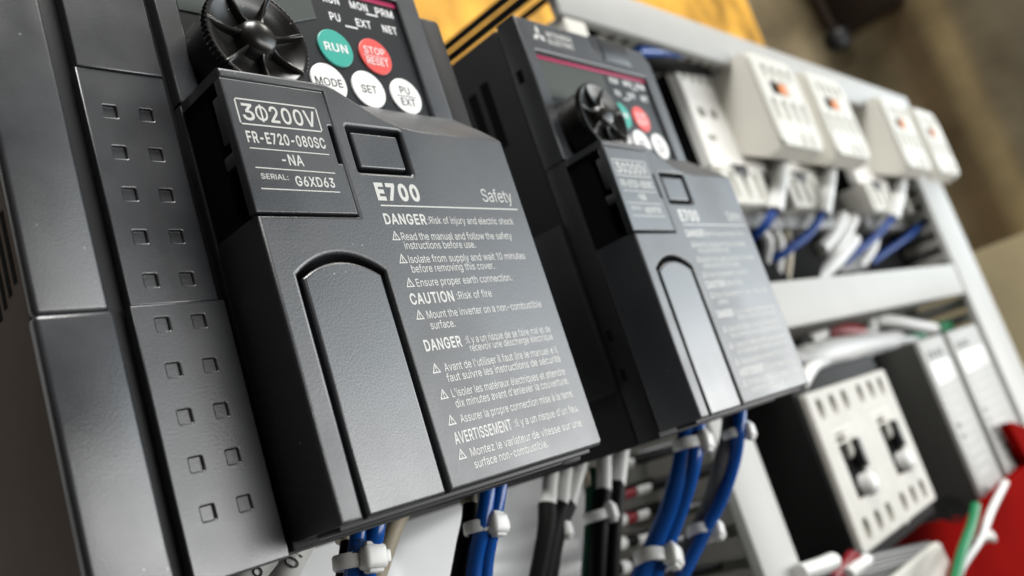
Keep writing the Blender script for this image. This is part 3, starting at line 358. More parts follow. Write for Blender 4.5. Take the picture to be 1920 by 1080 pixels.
# ------------------------------------------------------------------ the place behind
wl = MB().box(1640, 1660, -1500, 2600, -2600, 900)
m = K['wallm'] = mat('tan_banded_wall', (0.2, 0.16, 0.1), 0.8, 0.2)
nt = m.node_tree; b = nt.nodes['Principled BSDF']
tc = nt.nodes.new('ShaderNodeTexCoord'); sep = nt.nodes.new('ShaderNodeSeparateXYZ')
nt.links.new(tc.outputs['Object'], sep.inputs[0])
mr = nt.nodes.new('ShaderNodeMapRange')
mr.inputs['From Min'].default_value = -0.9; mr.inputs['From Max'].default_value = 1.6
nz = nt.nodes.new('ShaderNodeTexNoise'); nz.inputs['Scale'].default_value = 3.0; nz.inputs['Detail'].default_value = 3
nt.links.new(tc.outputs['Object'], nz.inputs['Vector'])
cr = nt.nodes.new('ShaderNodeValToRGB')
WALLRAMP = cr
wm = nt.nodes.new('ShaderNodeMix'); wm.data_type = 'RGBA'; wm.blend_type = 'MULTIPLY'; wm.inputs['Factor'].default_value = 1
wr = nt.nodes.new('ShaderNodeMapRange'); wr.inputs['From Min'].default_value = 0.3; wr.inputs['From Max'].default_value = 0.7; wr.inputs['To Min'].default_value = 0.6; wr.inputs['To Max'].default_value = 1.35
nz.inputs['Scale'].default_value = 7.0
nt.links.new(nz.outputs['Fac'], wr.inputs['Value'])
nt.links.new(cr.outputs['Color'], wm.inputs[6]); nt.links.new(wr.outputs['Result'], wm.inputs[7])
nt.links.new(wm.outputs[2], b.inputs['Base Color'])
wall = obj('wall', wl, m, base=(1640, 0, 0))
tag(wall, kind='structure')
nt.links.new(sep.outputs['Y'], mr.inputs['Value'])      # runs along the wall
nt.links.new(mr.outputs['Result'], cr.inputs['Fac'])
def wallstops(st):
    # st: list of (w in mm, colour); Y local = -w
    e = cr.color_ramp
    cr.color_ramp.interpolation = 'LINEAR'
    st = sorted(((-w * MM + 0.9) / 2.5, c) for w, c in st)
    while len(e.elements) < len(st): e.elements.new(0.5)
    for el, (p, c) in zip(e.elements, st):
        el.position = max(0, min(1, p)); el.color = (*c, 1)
wallstops([(w_,tuple(1.7*x for x in c_)) for w_,c_ in [(-700,(.58,.48,.31)),(-450,(.58,.48,.31)),(-400,(.52,.43,.27)),(-365,(.24,.195,.12)),(-340,(.14,.113,.066)),(-290,(.10,.078,.043)),(-262,(.075,.055,.03)),(-240,(.05,.034,.017)),(-212,(.055,.038,.019)),(-185,(.13,.10,.052)),(-165,(.15,.115,.06)),(-140,(.085,.07,.045)),(-60,(.08,.07,.05)),(300,(.09,.08,.06))]])  # bands of paler and darker tan along the wall

# yellow board leaning behind the panel
yb = MB().box(330, 1135, 120, 900, -318, -300, 2)
tag(obj('yellow_board', yb, K['yellow']), 'yellow painted wooden board standing behind the top of the white panel', 'board')

# dark box, cord and carton on the far wall
b_ = MB().box(1560, 1636, 588, 900, -312, -205, 4)
tag(obj('wall_box', b_, K['box']), 'dark brown box hanging high on the far tan wall', 'box')
c_ = MB().tube([(1560, 1000.0, -348), (1560, 567.1, -319.6)], 9)
cd = thing('hanging_cord', (1560, 567.1, -319.6), 'thin dark cord with a black knob at its end on the far wall', 'cord')
obj('cord', c_, K['box'], cd)
kb = MB(); cx, cy, cz = (1560, 567.1, -319.6)
kb.ring([[(cx + 24 * math.sin(t) * math.cos(a), cy + 24 * math.sin(t) * math.sin(a), cz + 24 * math.cos(t)) for a in [2 * math.pi * i / 16 for i in range(16)]] for t in [0.05 + 3.04 * j / 10 for j in range(11)]])
obj('knob', kb, K['black'], cd)
tag(obj('carton', MB().box(1440, 1638, -900, 112, -700, -40, 6), K['carton']), 'beige cardboard carton standing low against the far wall', 'carton')

# ------------------------------------------------------------------ mounting panel and wire ducts
pn = thing('equipment_board', (300, -330, -138), 'white enamelled steel mounting panel carrying all the devices', 'panel')
obj('sheet', MB().box(-160, 716, -330, 168, -138, -135, 0.6), K['panel'], pn)
obj('top_flange', MB().box(-160, 716, 168.2, 169.4, -138, -132, 0.3), K['panel'], pn)

def duct(label, axis_, a0, a1, b0, b1, w0=-135, w1=-65, lid=5.0, pitch=12.0, slot=5.0, setback=0):
    """slotted wiring duct: a lid and two walls of fingers. axis_ 'u' or 'v' along which it runs; b0,b1 its width"""
    def bx(mb, p0, p1, q0, q1, r0, r1, bev=0):
        if axis_ == 'u': mb.box(p0, p1, q0, q1, r0, r1, bev)
        else: mb.box(q0, q1, p0, p1, r0, r1, bev)
    base = ((a0 + a1) / 2, (b0 + b1) / 2, w0) if axis_ == 'u' else ((b0 + b1) / 2, a0, w0)
    t = thing('wiring_duct', base, label, 'wiring duct', 'slotted wiring ducts on the panel')
    l = MB(); bx(l, a0, a1, b0 - 0.8, b1 + 0.8, w1 - lid, w1, 1.2)
    obj('lid', l, K['duct'], t)
    a0 += setback
    f = MB(); bx(f, a0, a1, b0 + 1.2, b1 - 1.2, w0, w0 + 1.5)
    for q0, q1 in ((b0, b0 + 1.2), (b1 - 1.2, b1)):
        bx(f, a0, a1, q0, q1, w0, w0 + 14)
        n = int((a1 - a0) / pitch)
        for i in range(n):
            p = a0 + i * pitch
            bx(f, p, p + pitch - slot, q0, q1, w0 + 14, w1 - 3, 0.5 if abs(a1 - a0) < 2 else 0)
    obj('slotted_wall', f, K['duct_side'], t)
    return t
duct('long white wiring duct across the top of the panel above the contactors', 'u', 224, 716, 178, 199, setback=38)
duct('white wiring duct running level between the contactors and the breaker', 'u', 226, 640, 27, 49)
duct('tall white wiring duct down the right end of the panel beside the tan wall', 'v', -330, 168, 646, 706)
duct('white wiring duct standing between the narrow drive and the black breaker', 'v', -330, 25.5, 224, 251.5)

# black rods reaching back between the two drives
for i, (p, q, r) in enumerate([((207.8, 188.9, -62.0), (207.8, 188.9, -160.0), 1.9), ((220.5, 191.4, -62.0), (220.5, 191.4, -160.0), 2.2), ((251.3, 203.4, -62.0), (251.3, 203.4, -160.0), 1.7)]):
    tag(obj('black_cable', MB().tube([p, q], r), K['blackwire']),
        ['black cable passing behind the narrow drive against the yellow board, furthest left of three',
         'black cable passing behind the narrow drive against the yellow board, middle of three',
         'black cable nearest the logo corner of the narrow drive against the yellow board'][i], 'cable', 'black cables in front of the yellow board')
tag(obj('junction_block', MB().box(226, 242, 164, 177, -100, -66, 1), K['cream']), 'small cream block on the panel just above the narrow drive', 'block')

# ------------------------------------------------------------------ motor drives
def tri_sign(mb, u, v, w, s=2.1):
    o = [(u, v), (u + s, v), (u + s / 2, v + s * 0.92)]
    c = (u + s / 2, v + s * 0.31)
    i_ = [(c[0] + (x - c[0]) * 0.66, c[1] + (y - c[1]) * 0.66) for x, y in o]
    mb.add([(x, y, w) for x, y in o + i_], [(0, 1, 4, 3), (1, 2, 5, 4), (2, 0, 3, 5)])
    mb.line(c[0] + 0.12, c[1] + 0.55, c[0] - 0.1, c[1] - 0.05, 0.2, w); mb.line(c[0] - 0.1, c[1] + 0.05, c[0] + 0.06, c[1] - 0.35, 0.2, w)

def build_drive(ou, ov, ow, wide, label, model, serial):
    base = (34 + ou, -2 + ov, -135 + ow)
    T = thing('motor_drive', base, label, 'motor drive', 'motor drives on the panel')
    ORG[T.name] = (34, -2, -135)                       # children are written in the drive's own millimetres
    z = 0.03
    # --- housing
    hs = MB()
    hs.box(0, 70, -1.6, 124, -132, -20.8, 0.8)
    hs.box(0.4, 69.6, -1.2, 123.6, -21, -17.5, 0.5)
    if wide: hs.box(69.5, 77, -2, 110.5, -132, -13.2, 1.2)
    H = obj('housing', hs, K['shell'], T)
    # front shell with its side wall
    fs = MB()
    fr = [(0, 77), (4.8, 77), (4.8, 82), (64.2, 82), (64.2, 77), (70.3, 77), (70.3, 118), (66.5, 123.6), (0, 124)]
    fr = [(0, 78.2), (70.3, 78.2), (70.3, 119), (67.5, 123.6), (0, 124)]
    op = rnd([(4.8, 80.5), (64.0, 80.5), (63.6, 112.9), (4.8, 113.5)], 0.6)
    fs.plate(fr, [op], -20.4, -13, 0.55)
    obj('operator_frame', fs, K['plastic'], T)
    lo = MB().box(0, 70, -1.4, 78.1, -20.4, -13.4, 0.5)
    obj('front_shell', lo, K['shell'], T)
    # side vents and clips on the left wall
    for w_, v0, v1 in ((-31, 91, 112), (-36.5, 91, 111)):
        obj('side_vent', MB().box(-0.05, 1, v0, v1, w_ - 1.7, w_ + 1.7), K['void'], T)
    for v0, v1, w0_, w1_ in ((104.5, 108.5, -18.8, -16.6), (26.5, 29.7, -18.8, -17.0), (15.4, 18.6, -18.8, -17.0)):
        obj('clip_hole', MB().box(-0.05, 1, v0, v1, w0_, w1_), K['void'], T)
    lp = MB().box(-0.9, 0.1, 13.4, 62, -36, -21.4, 0.25)
    obj('side_rib', lp, K['shell'], T)
    # --- front cover: plate with notches for the rating plate, the flap and the plug window
    arch = [(4.5, 40.2)] + [(4.5 + 18.9 * t, 40.2 + 3.5 * (1 - (2 * t - 1) ** 2)) for t in [i / 16 for i in range(1, 16)]] + [(23.4, 40.2)]
    out = [(0.0, 0.0), (4.5, 0.0)] + arch + [(23.4, 0.0)] + [(67.2, 0), (68, 0.8)]
    out += [(68, 69.3), (67.4, 70.1), (44, 69.95), (38.5, 70.5), (34.5, 71.6), (30.6, 73.4), (27, 75.4), (24.2, 76.9), (22.2, 77.6), (20.5, 77.7), (0, 77.7), (0, 75.85), (21.1, 75.85), (21.1, 50.75), (0, 50.75)]
    win = rnd(rect(24.1, 37.5, 59.7, 69.1), 0.5)
    cv = MB().plate(out, [win], -13.3, 0, 0.7)
    CVR = obj('front_cover', cv, K['plastic'], T, angle=40)
    sh = MB()
    F = [(20.6, 77.55), (22.2, 77.4), (24.2, 76.7), (27, 75.2), (30.6, 73.2), (34.5, 71.4), (38.5, 70.3), (44, 69.75), (55, 69.85), (67.4, 69.9)]
    B = [(21.5, 77.7), (24, 79.5), (27, 81.0), (31, 82.0), (36, 82.5), (41, 82.7), (46, 82.6), (52, 82.4), (60, 82.3), (70.0, 82.3)]
    sh.ring([[(x, y, -0.35) for x, y in F], [(x, y, -4.5) for x, y in [(a * .69 + c * .31, b_ * .69 + d * .31 + 0.5) for (a, b_), (c, d) in zip(F, B)]], [(x, y, -13.2) for x, y in B]], close=False, caps=False)
    sh.poly([(68.0, 69.9), (70, 82.2), (70, 70)], -13.1)
    n0 = len(sh.v); sh.add([(67.9, 69.6, -0.5), (69.9, 82.2, -13.2), (69.9, 60, -13.2), (68.0, 60, -0.7)], [(0, 1, 2, 3)])
    obj('cover_shoulder', sh, K['plastic'], T, angle=60)
    # dark inside
    vo = MB().box(4.0, 23.9, 0.4, 44.5, -12.5, -3.2)
    vo.box(23.5, 38.2, 59, 69.6, -12.5, -2.4)
    vo.box(0.35, 21.6, 50.2, 76.3, -13, -5.6)
    obj('cover_inside', vo, K['void'], T)
    # bottom lip
    lip = MB().box(1.5, 66.5, -0.9, 0.4, -9, -2.6, 0.4)
    obj('bottom_lip', lip, K['black'], T)
    # flap
    a2 = [(5.55, 39.6)] + [(5.55 + 16.8 * t, 39.6 + 2.75 * (1 - (2 * t - 1) ** 2)) for t in [i / 16 for i in range(1, 16)]] + [(22.35, 39.6)]
    fl = MB().plate([(5.55, 0.05)] + a2 + [(22.35, 0.05)], [], -3, -0.12, 0.6)
    obj('terminal_flap', fl, K['flap'], T, angle=40)
    # plug in the window
    pg = MB().plate(rnd(rect(25.1, 36.5, 60.75, 68.05), 0.5), [], -2.2, -0.35, 0.4)
    obj('window_plug', pg, K['plastic'], T)
    # rating plate
    rp = rnd([(-0.25, 51.0), (20.85, 51.0), (20.85, 61.0), (19.75, 61.0), (19.75, 68.5), (20.85, 68.5), (20.85, 75.6), (-0.25, 75.6)], 0.25, 2)
    rm = MB().plate(rp, [], -1.9, 0.18, 0.35)
    rm.box(-0.3, 0.9, 64.4, 73.0, -3.4, -1.5, 0.2)
    rm.box(-0.35, 0.9, 60.2, 62.6, -4.4, -1.5, 0.2)
    RP = obj('rating_plate', rm, K['flap'], T, angle=40)
    t = MB(); zz = 0.18 + z
    for a, b_ in (((1.5, 71.8), (18.0, 71.8)), ((18.0, 71.8), (18.0, 67.1)), ((18.0, 67.1), (1.5, 67.1)), ((1.5, 67.1), (1.5, 71.8))):
        du, dv = (0.13 if a[0] < b_[0] else -0.13 if a[0] > b_[0] else 0), (0.13 if a[1] < b_[1] else -0.13 if a[1] > b_[1] else 0)
        t.line(a[0] - du, a[1] - dv, b_[0] + du, b_[1] + dv, 0.27, zz)
    t.text('3', 2.3, 4.6, 67.95, 3.0, zz, 0.02)
    t.text('\u03a6', 4.9, 7.3, 67.95, 3.0, zz, 0.012)
    t.text('200V', 7.7, 17.3, 67.95, 3.0, zz, 0.02)
    t.text(model, 1.9, 17.9, 63.75, 2.0, zz, 0.028)
    t.line(1.9, 62.65, 18.1, 62.55, 0.2, zz)
    t.text('-NA', 7.6, 12.0, 59.95, 1.95, zz, 0.02)
    t.line(2.0, 59.1, 18.2, 58.9, 0.2, zz)
    t.text('SERIAL:', 2.6, 7.9, 57.1, 0.95, zz, 0.012)
    t.text(serial, 9.2, 17.4, 56.1, 1.75, zz, 0.028)
    t.line(2.0, 55.3, 18.1, 55.2, 0.2, zz)
    obj('rating_print', t, K['print_white'], RP)
    # warnings on the cover
    t = MB(); q = z
    t.text('E700', 26.6, 37.5, 54.2, 3.15, q, 0.055)
    t.text('Safety', 55.5, 64.9, 54.5, 2.9, q, -0.004)
    t.line(26.8, 52.95, 65.6, 52.9, 0.28, q)
    rows = [('DANGER', 26.6, 37.2, 49.25, 2.0, .035), (':Risk of injury and electric shock', 37.6, 62.8, 49.35, 1.5, 0),
            ('!Read the manual and follow the safety', 29.5, 60.7, 46.0, 1.5, 0), ('instructions before use.', 29.6, 48.7, 44.2, 1.5, 0),
            ('!Isolate from supply and wait 10 minutes', 29.6, 62.8, 41.45, 1.5, 0), ('before removing this cover.', 29.6, 52.2, 39.55, 1.5, 0),
            ('!Ensure proper earth connection.', 29.7, 56.4, 36.8, 1.5, 0),
            ('CAUTION', 27.0, 38.1, 33.5, 2.0, .03), (':Risk of fire', 39.0, 48.8, 33.75, 1.5, 0),
            ('!Mount the inverter on a non-combustible', 29.9, 62.9, 30.55, 1.5, 0), ('surface.', 30.0, 36.3, 28.5, 1.5, 0),
            ('DANGER', 27.1, 36.5, 24.65, 2.0, .03), (':Il y a un risque de se faire mal et de', 37.6, 63.1, 25.0, 1.45, 0),
            ('recevoir une d\u00e9scharge \u00e9lectrique', 38.2, 63.1, 23.4, 1.4, 0),
            ("!Avant de l'utiliser il faut lire le manuel e il", 30.2, 63.2, 20.45, 1.5, 0), ('faut suivre les instructions de s\u00e9curit\u00e9', 30.1, 63.2, 18.5, 1.5, 0),
            ("!L'isoler les mat\u00e9raux \u00e9lectriques et attendre", 30.1, 63.3, 15.65, 1.5, 0), ("dix minutes avant d'enlever la couverture.", 30.3, 63.4, 13.7, 1.5, 0),
            ('!Assurer la propre connection mise \u00e0 la terre.', 30.3, 63.6, 10.9, 1.5, 0),
            ('AVERTISSEMENT', 27.5, 42.7, 7.5, 2.0, .02), (":Il y a un risque d'un feu.", 43.5, 63.6, 7.8, 1.5, 0),
            ('!Montez le variateur de vitesse sur une', 30.3, 63.0, 4.75, 1.5, 0), ('surface non-combustible.', 30.4, 51.0, 2.6, 1.5, 0)]
    for s_, a, b_, v, h, bo in rows:
        if s_[0] == '!':
            tri_sign(t, 27.1, v, q); s_ = s_[1:]
        t.text(s_, a, b_, v, h, q, bo or 0.004)
    obj('warning_print', t, K['print_white'], CVR)
    # --- operator panel
    kp = MB().box(4.2, 64.6, 79, 114, -16.4, -14.0)
    KP = obj('keypad', kp, K['keypad'], T)
    obj('display_window', MB().plate([(5.2, 98.5), (24, 98.5), (38.0, 103.5), (38.0, 111.0), (5.2, 111.0)], [], -14.2, -13.8, 0.12), K['window'], T)
    obj('stripe', MB().box(4.9, 63.6, 111.3, 112.5, -14.1, -13.75, 0.1), K['pink'], T)
    t = MB(); q = -13.97
    for s_, a, b_, v in (('RUN', 41.6, 46.1, 108.6), ('MON', 49.2, 54.3, 108.6), ('PRM', 56.6, 62.0, 108.4), ('PU', 42.1, 45.0, 104.1), ('EXT', 49.4, 53.8, 104.0), ('NET', 57.2, 61.6, 103.9)):
        t.text(s_, a, b_, v, 1.9, q, 0.03)
    for a, v in ((45.9, 103.25), (53.4, 107.9)): t.line(a, v, a + 3.5, v, 0.42, q)
    obj('legend_print', t, K['print_bright'], KP)
    def key(u, v, m_, rows_, ink, bar=None, r=4.55):
        k = obj('button', MB().lathe(u, v, [(r, -14.05), (r, -13.72), (r - 0.18, -13.6), (0.05, -13.57)], 48), K[m_], T, label=label_key[m_ + rows_[0][0]])
        x = MB()
        for s_, a, b_, vv, h, bo in rows_: x.text(s_, u + a, u + b_, v + vv, h, -13.54, bo)
        if bar: x.line(u + bar[0], v + bar[1], u + bar[2], v + bar[1], 0.16, -13.54)
        obj('button_print', x, K[ink], k)
    label_key = {'green_keyRUN': 'green round run button', 'red_keySTOP': 'red round stop and reset button', 'white_keyMODE': 'white round mode button half behind the cover',
                 'white_keySET': 'white round set button', 'white_keyPU': 'white round button marked PU over EXT'}
    key(40.8, 96.6, 'green_key', [('RUN', -3.1, 3.1, -0.95, 1.95, 0.03)], 'print_bright')
    key(51.9, 96.4, 'red_key', [('STOP', -3.1, 3.0, 0.45, 1.75, 0.01), ('RESET', -3.1, 3.2, -2.3, 1.75, 0.01)], 'print_bright', (-3.6, -0.12, 3.6))
    key(36.1, 87.6, 'white_key', [('MODE', -3.6, 3.4, -0.9, 1.85, 0.008)], 'print_black')
    key(46.8, 87.4, 'white_key', [('SET', -2.2, 2.1, -0.95, 1.85, 0.008)], 'print_black')
    key(57.6, 87.1, 'white_key', [('PU', -1.5, 1.4, 0.5, 1.85, 0.008), ('EXT', -2.1, 2.2, -2.5, 1.85, 0.008)], 'print_black', (-2.9, -0.1, 2.9))
    # dial: serrated rim, dished face, seven fins and a domed hub
    du, dv = 13.9, 88.5
    tooth = lambda i, r: (0.18 if i % 2 else -0.14) if r > 10.4 else 0
    d = MB().lathe(du, dv, [(9.8, -14.0), (9.9, -6.4), (10.5, -6.1), (10.6, -4.7), (10.5, -4.4), (10.15, -4.3), (9.6, -4.6), (8.4, -5.4), (7, -6.0), (5.4, -6.25), (4.3, -6.3), (3.9, -5.6), (3.7, -4.6), (3.3, -3.9), (2.6, -3.3), (1.6, -2.95), (0.6, -2.8), (0.05, -2.78)], 132, tooth)
    for k in range(7):
        a = math.radians(12 + k * 360 / 7)
        ca, sa = math.cos(a), math.sin(a)
        pts = []
        sec = [(3.4, -4.3, 0.42), (4.6, -4.75, 0.40), (6.2, -4.75, 0.42), (8.2, -4.5, 0.5), (9.6, -4.15, 0.55), (10.35, -4.15, 0.55)]
        rings = []
        for r, w_, hw in sec:
            row = []
            for off_, ww in ((-hw * 1.5, -6.6), (-hw, w_ - 0.35), (-hw * 0.45, w_), (hw * 0.45, w_), (hw, w_ - 0.35), (hw * 1.5, -6.6)):
                row.append((du + r * ca - off_ * sa, dv + r * sa + off_ * ca, ww))
            rings.append(row)
        d.ring(rings)
    obj('setting_dial', d, K['dial'], T, angle=50)
    # maker's mark: three diamonds and two lines of lettering on the frame
    t = MB(); q = -13 + z
    c0 = (9.0, 119.1); L = 1.9
    for k in range(3):
        a = math.radians(90 + 120 * k)
        e1 = Vector((math.cos(a + math.radians(30)), math.sin(a + math.radians(30)))) * L
        e2 = Vector((math.cos(a - math.radians(30)), math.sin(a - math.radians(30)))) * L
        t.poly([c0, (c0[0] + e1.x, c0[1] + e1.y), (c0[0] + e1.x + e2.x, c0[1] + e1.y + e2.y), (c0[0] + e2.x, c0[1] + e2.y)], q)
    t.text('MITSUBISHI', 13.2, 25.6, 119.5, 1.6, q, 0.03)
    t.text('ELECTRIC', 13.2, 25.6, 117.0, 1.6, q, 0.03)
    obj('maker_mark', t, K['print_white'], T)
    # catch tab at the top of the frame
    ct = MB().box(41.0, 56.5, 115.6, 124.4, -13.6, -12.55, 0.4)
    obj('catch_tab', ct, K['plastic_smooth'], T)
    ct = MB().plate([(36.5, 124.1), (40.6, 124.1), (40.6, 117.0), (38.2, 118.2), (36.9, 120.5)], [], -13.5, -12.8, 0.25)
    obj('catch_recess', ct, K['plastic_smooth'], T)
    # --- wide drive only: the lower left side with its two ribbed strips
    if wide:
        dims = [(uu, 7.9 + 7.44 * i) for i in range(10) for uu in (-12.95, -6.75)]
        sq = lambda c: rnd(rect(c[0] - 1.05, c[0] + 1.05, c[1] - 1.05, c[1] + 1.05), 0.12, 2)
        lo_ = [sq(c) for c in dims if c[1] < 41]; hi_ = [sq(c) for c in dims if c[1] > 41]
        s1 = MB()
        s1.plate(rect(-17.5, -1.4, -1.8, 41.0), lo_, -15, -12.6, 0.30)
        s1.plate(rect(-17.2, -2.1, 41.05, 82.6), hi_, -15, -13.0, 0.30)
        s1.plate([(-16.9, 82.65), (-2.1, 82.65), (-2.1, 128), (-16.9, 128)], [], -15, -12.7, 0.35)
        s1.box(-17.0, -2.3, -1.0, 40.8, -15.4, -13.1)
        s1.box(-16.8, -2.5, 41.2, 82, -15.4, -13.5)
        obj('dimpled_strip', s1, K['flap'], T)
        s2 = MB()
        s2.box(-31.5, -19.9, -1.8, 40.6, -15.2, -12.5, 0.9, 3)
        s2.box(-31.2, -20.2, 40.6, 128, -15.2, -13.0, 0.9, 3)
        obj('outer_strip', s2, K['flap'], T)
        s3 = MB()
        s3.box(-30.4, 0.2, -1.9, 128, -30, -15.2, 0.4)
        obj('side_shell', s3, K['shell'], T)
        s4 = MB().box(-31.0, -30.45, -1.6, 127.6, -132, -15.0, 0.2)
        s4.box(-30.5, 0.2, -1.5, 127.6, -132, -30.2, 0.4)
        obj('side_case', s4, K['side'], T, label='left side of the wide drive, tinted brown as if warmly lit')
        vv = MB()
        for k in range(5):
            w_ = -17.2 - 2.6 * k
            vv.box(-31.05, -30.6, 47 - 1.0 * k, 58.5, w_ - 0.75, w_ + 0.75)
        obj('side_vent', vv, K['void'], T)
    for o in [T] + list(T.children):
        pass
    return T
D1 = build_drive(0, 0, 0, True, 'wide charcoal motor drive in the foreground with a dimpled strip down its left side', 'FR-E720-080SC', 'G6XD63')
D2 = build_drive(115.27, -1.35, -3.97, False, 'narrow charcoal motor drive standing right of the wide one, its logo in view', 'FR-E720-050SC', 'H8YFTK')

# ------------------------------------------------------------------ contactors
def build_contactor(u, label):
    T = thing('contactor', (u + 20, 96, -135), label, 'contactor', 'cream contactors under the top duct')
    o = lambda n, mb, k: obj(n, mb, K[k], T)
    ORG[T.name] = (u + 20, 96, -135)
    o('housing', MB().box(u - 37, u + 40, 97.5, 188, -134, -86.5, 1), 'void')
    hol = [rnd(rect(u - 33 + 9.2 * i, u - 29 + 9.2 * i, 172, 183), 1.8) for i in range(8)] + [rnd(rect(u - 30, u - 22, 150, 156), 1), rnd(rect(u - 30, u - 20, 136, 139), .5), rnd(rect(u - 16, u - 8, 150, 156), 1)]
    o('base_cover', MB().plate(rnd(rect(u - 37.8, u + 41, 120, 190.5), 2), hol, -86.5, -80, 0.8), 'lit_base')
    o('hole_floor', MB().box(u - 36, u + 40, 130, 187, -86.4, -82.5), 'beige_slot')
    win = [rnd(rect(u + 12 + 11 * i, u + 17 + 11 * i, 166, 174), 1) for i in range(4)] + [rnd(rect(u + 8 + 13 * i, u + 13 + 13 * i, 139, 152), 1) for i in range(4)] + [rnd(rect(u + 15, u + 38, 156, 164), 0.6)]
    pr_ = [(129, -80), (120.5, -66), (122.5, -57.2), (180.2, -57.2), (181.3, -58.5), (177.5, -80)]
    o('front_block', MB().ring([[(u + 1, a, b) for a, b in pr_], [(u + 59, a, b) for a, b in pr_]]), 'cream_dull')
    o('front_face', MB().plate(rnd([(u + 1.2, 126), (u + 4, 122.7), (u + 55, 122.7), (u + 59.5, 128), (u + 59.5, 170), (u + 52, 180), (u + 4, 180), (u + 1.2, 177)], 3), win, -57.1, -54.6, 0.8), 'cream')
    o('face_recess', MB().box(u + 5, u + 54, 127, 177, -57, -56.2), 'duct_side')
    o('indicator', MB().box(u + 27, u + 36, 157, 162.5, -57, -54.4, 0.5), 'orange')
    o('indicator_slot', MB().box(u + 15.4, u + 27, 156.4, 163.6, -57, -55.4), 'void')
    for i in range(2): o('peg', MB().box(u + 30 + 12 * i, u + 33 + 12 * i, 124.5, 132, -55.5, -54.0, 0.4), 'beige_slot')
    th = [rnd(rect(u - 29 + 14 * i, u - 24.5 + 14 * i, 100.5, 116), 2) for i in range(3)]
    o('terminal_block', MB().plate(rnd([(u - 37.5, 97), (u + 12, 97), (u + 12, 119.5), (u - 37.5, 119.5)], 1.5), th, -108, -77, 1.2), 'cream')
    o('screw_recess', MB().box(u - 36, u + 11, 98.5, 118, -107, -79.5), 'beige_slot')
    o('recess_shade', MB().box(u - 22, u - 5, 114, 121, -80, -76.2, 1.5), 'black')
    o('foot', MB().box(u - 37, u + 40, 87.5, 96.8, -134, -86, 1), 'foot')
    o('dark_gap_block', MB().box(u - 37, u + 40, 58, 87.3, -134, -96, 1), 'void')  # near-black block added to keep the gap below the contactor dark
    return T
CL = ['cream contactor closest to the narrow drive, leftmost of the four', 'cream contactor second from the left, a dark gap on its right',
      'cream contactor third from the left, just right of the dark gap', 'cream contactor at the far right end, nearest the tan wall']
C1 = build_contactor(380, CL[0])
for du, l in ((79.3, CL[1]), (215.2, CL[2]), (294.5, CL[3])): copy_tree(C1, du, 0, 0, l)
rail = MB().box(300, 640, 146, 156, -134.9, -131); tag(obj('mounting_rail', rail, K['module_dark']), 'dark steel rail carrying the four contactors', 'rail')
tag(obj('partition', MB().box(502, 556, 60, 165, -134.8, -96, 1), K['black']), 'black filler block in the gap between the two pairs of contactors', 'block')

# white sleeved blue wires leaving the contactors
BL = ['blue wire with a white sleeve under the leftmost contactor', 'blue wire with a white sleeve under the second contactor', 'blue wire with a white sleeve under the third contactor', 'blue wire with a white sleeve under the rightmost contactor']
for (sl, bl), l in zip([([(422.7, 126.2, -75.0), (401.5, 109.2, -74.0), (385.6, 92.3, -76.0)], [(386.2, 93.0, -76.0), (379.2, 86.3, -82.0), (377.9, 82.7, -92.0), (390.9, 77.0, -110.0)]), ([(498.1, 127.3, -75.0), (470.0, 106.7, -74.0), (453.0, 91.4, -76.0)], [(453.7, 92.1, -76.0), (435.3, 81.4, -82.0), (416.2, 74.8, -90.0), (408.9, 71.1, -100.0), (425.3, 65.7, -110.0)]), ([(650.0, 132.1, -75.0), (609.2, 107.4, -74.0), (580.8, 89.9, -76.0)], [(581.8, 90.7, -76.0), (554.8, 79.8, -84.0), (524.5, 70.6, -92.0), (503.4, 63.0, -104.0), (494.5, 57.9, -112.0)]), ([(728.4, 129.0, -75.0), (689.9, 107.6, -74.0), (658.5, 88.9, -76.0)], [(659.8, 89.8, -76.0), (625.0, 79.4, -84.0), (590.0, 71.2, -92.0), (565.5, 64.8, -100.0), (555.6, 61.0, -112.0)])], BL):
    T = thing('sleeved_wire', bl[-1], l, 'wire', 'blue wires hanging from the contactors')
    obj('sleeve', MB().tube(sl, 4.8), K['whitewire'], T)
    obj('conductor', MB().tube(bl, 2.7), K['blue_far'], T)
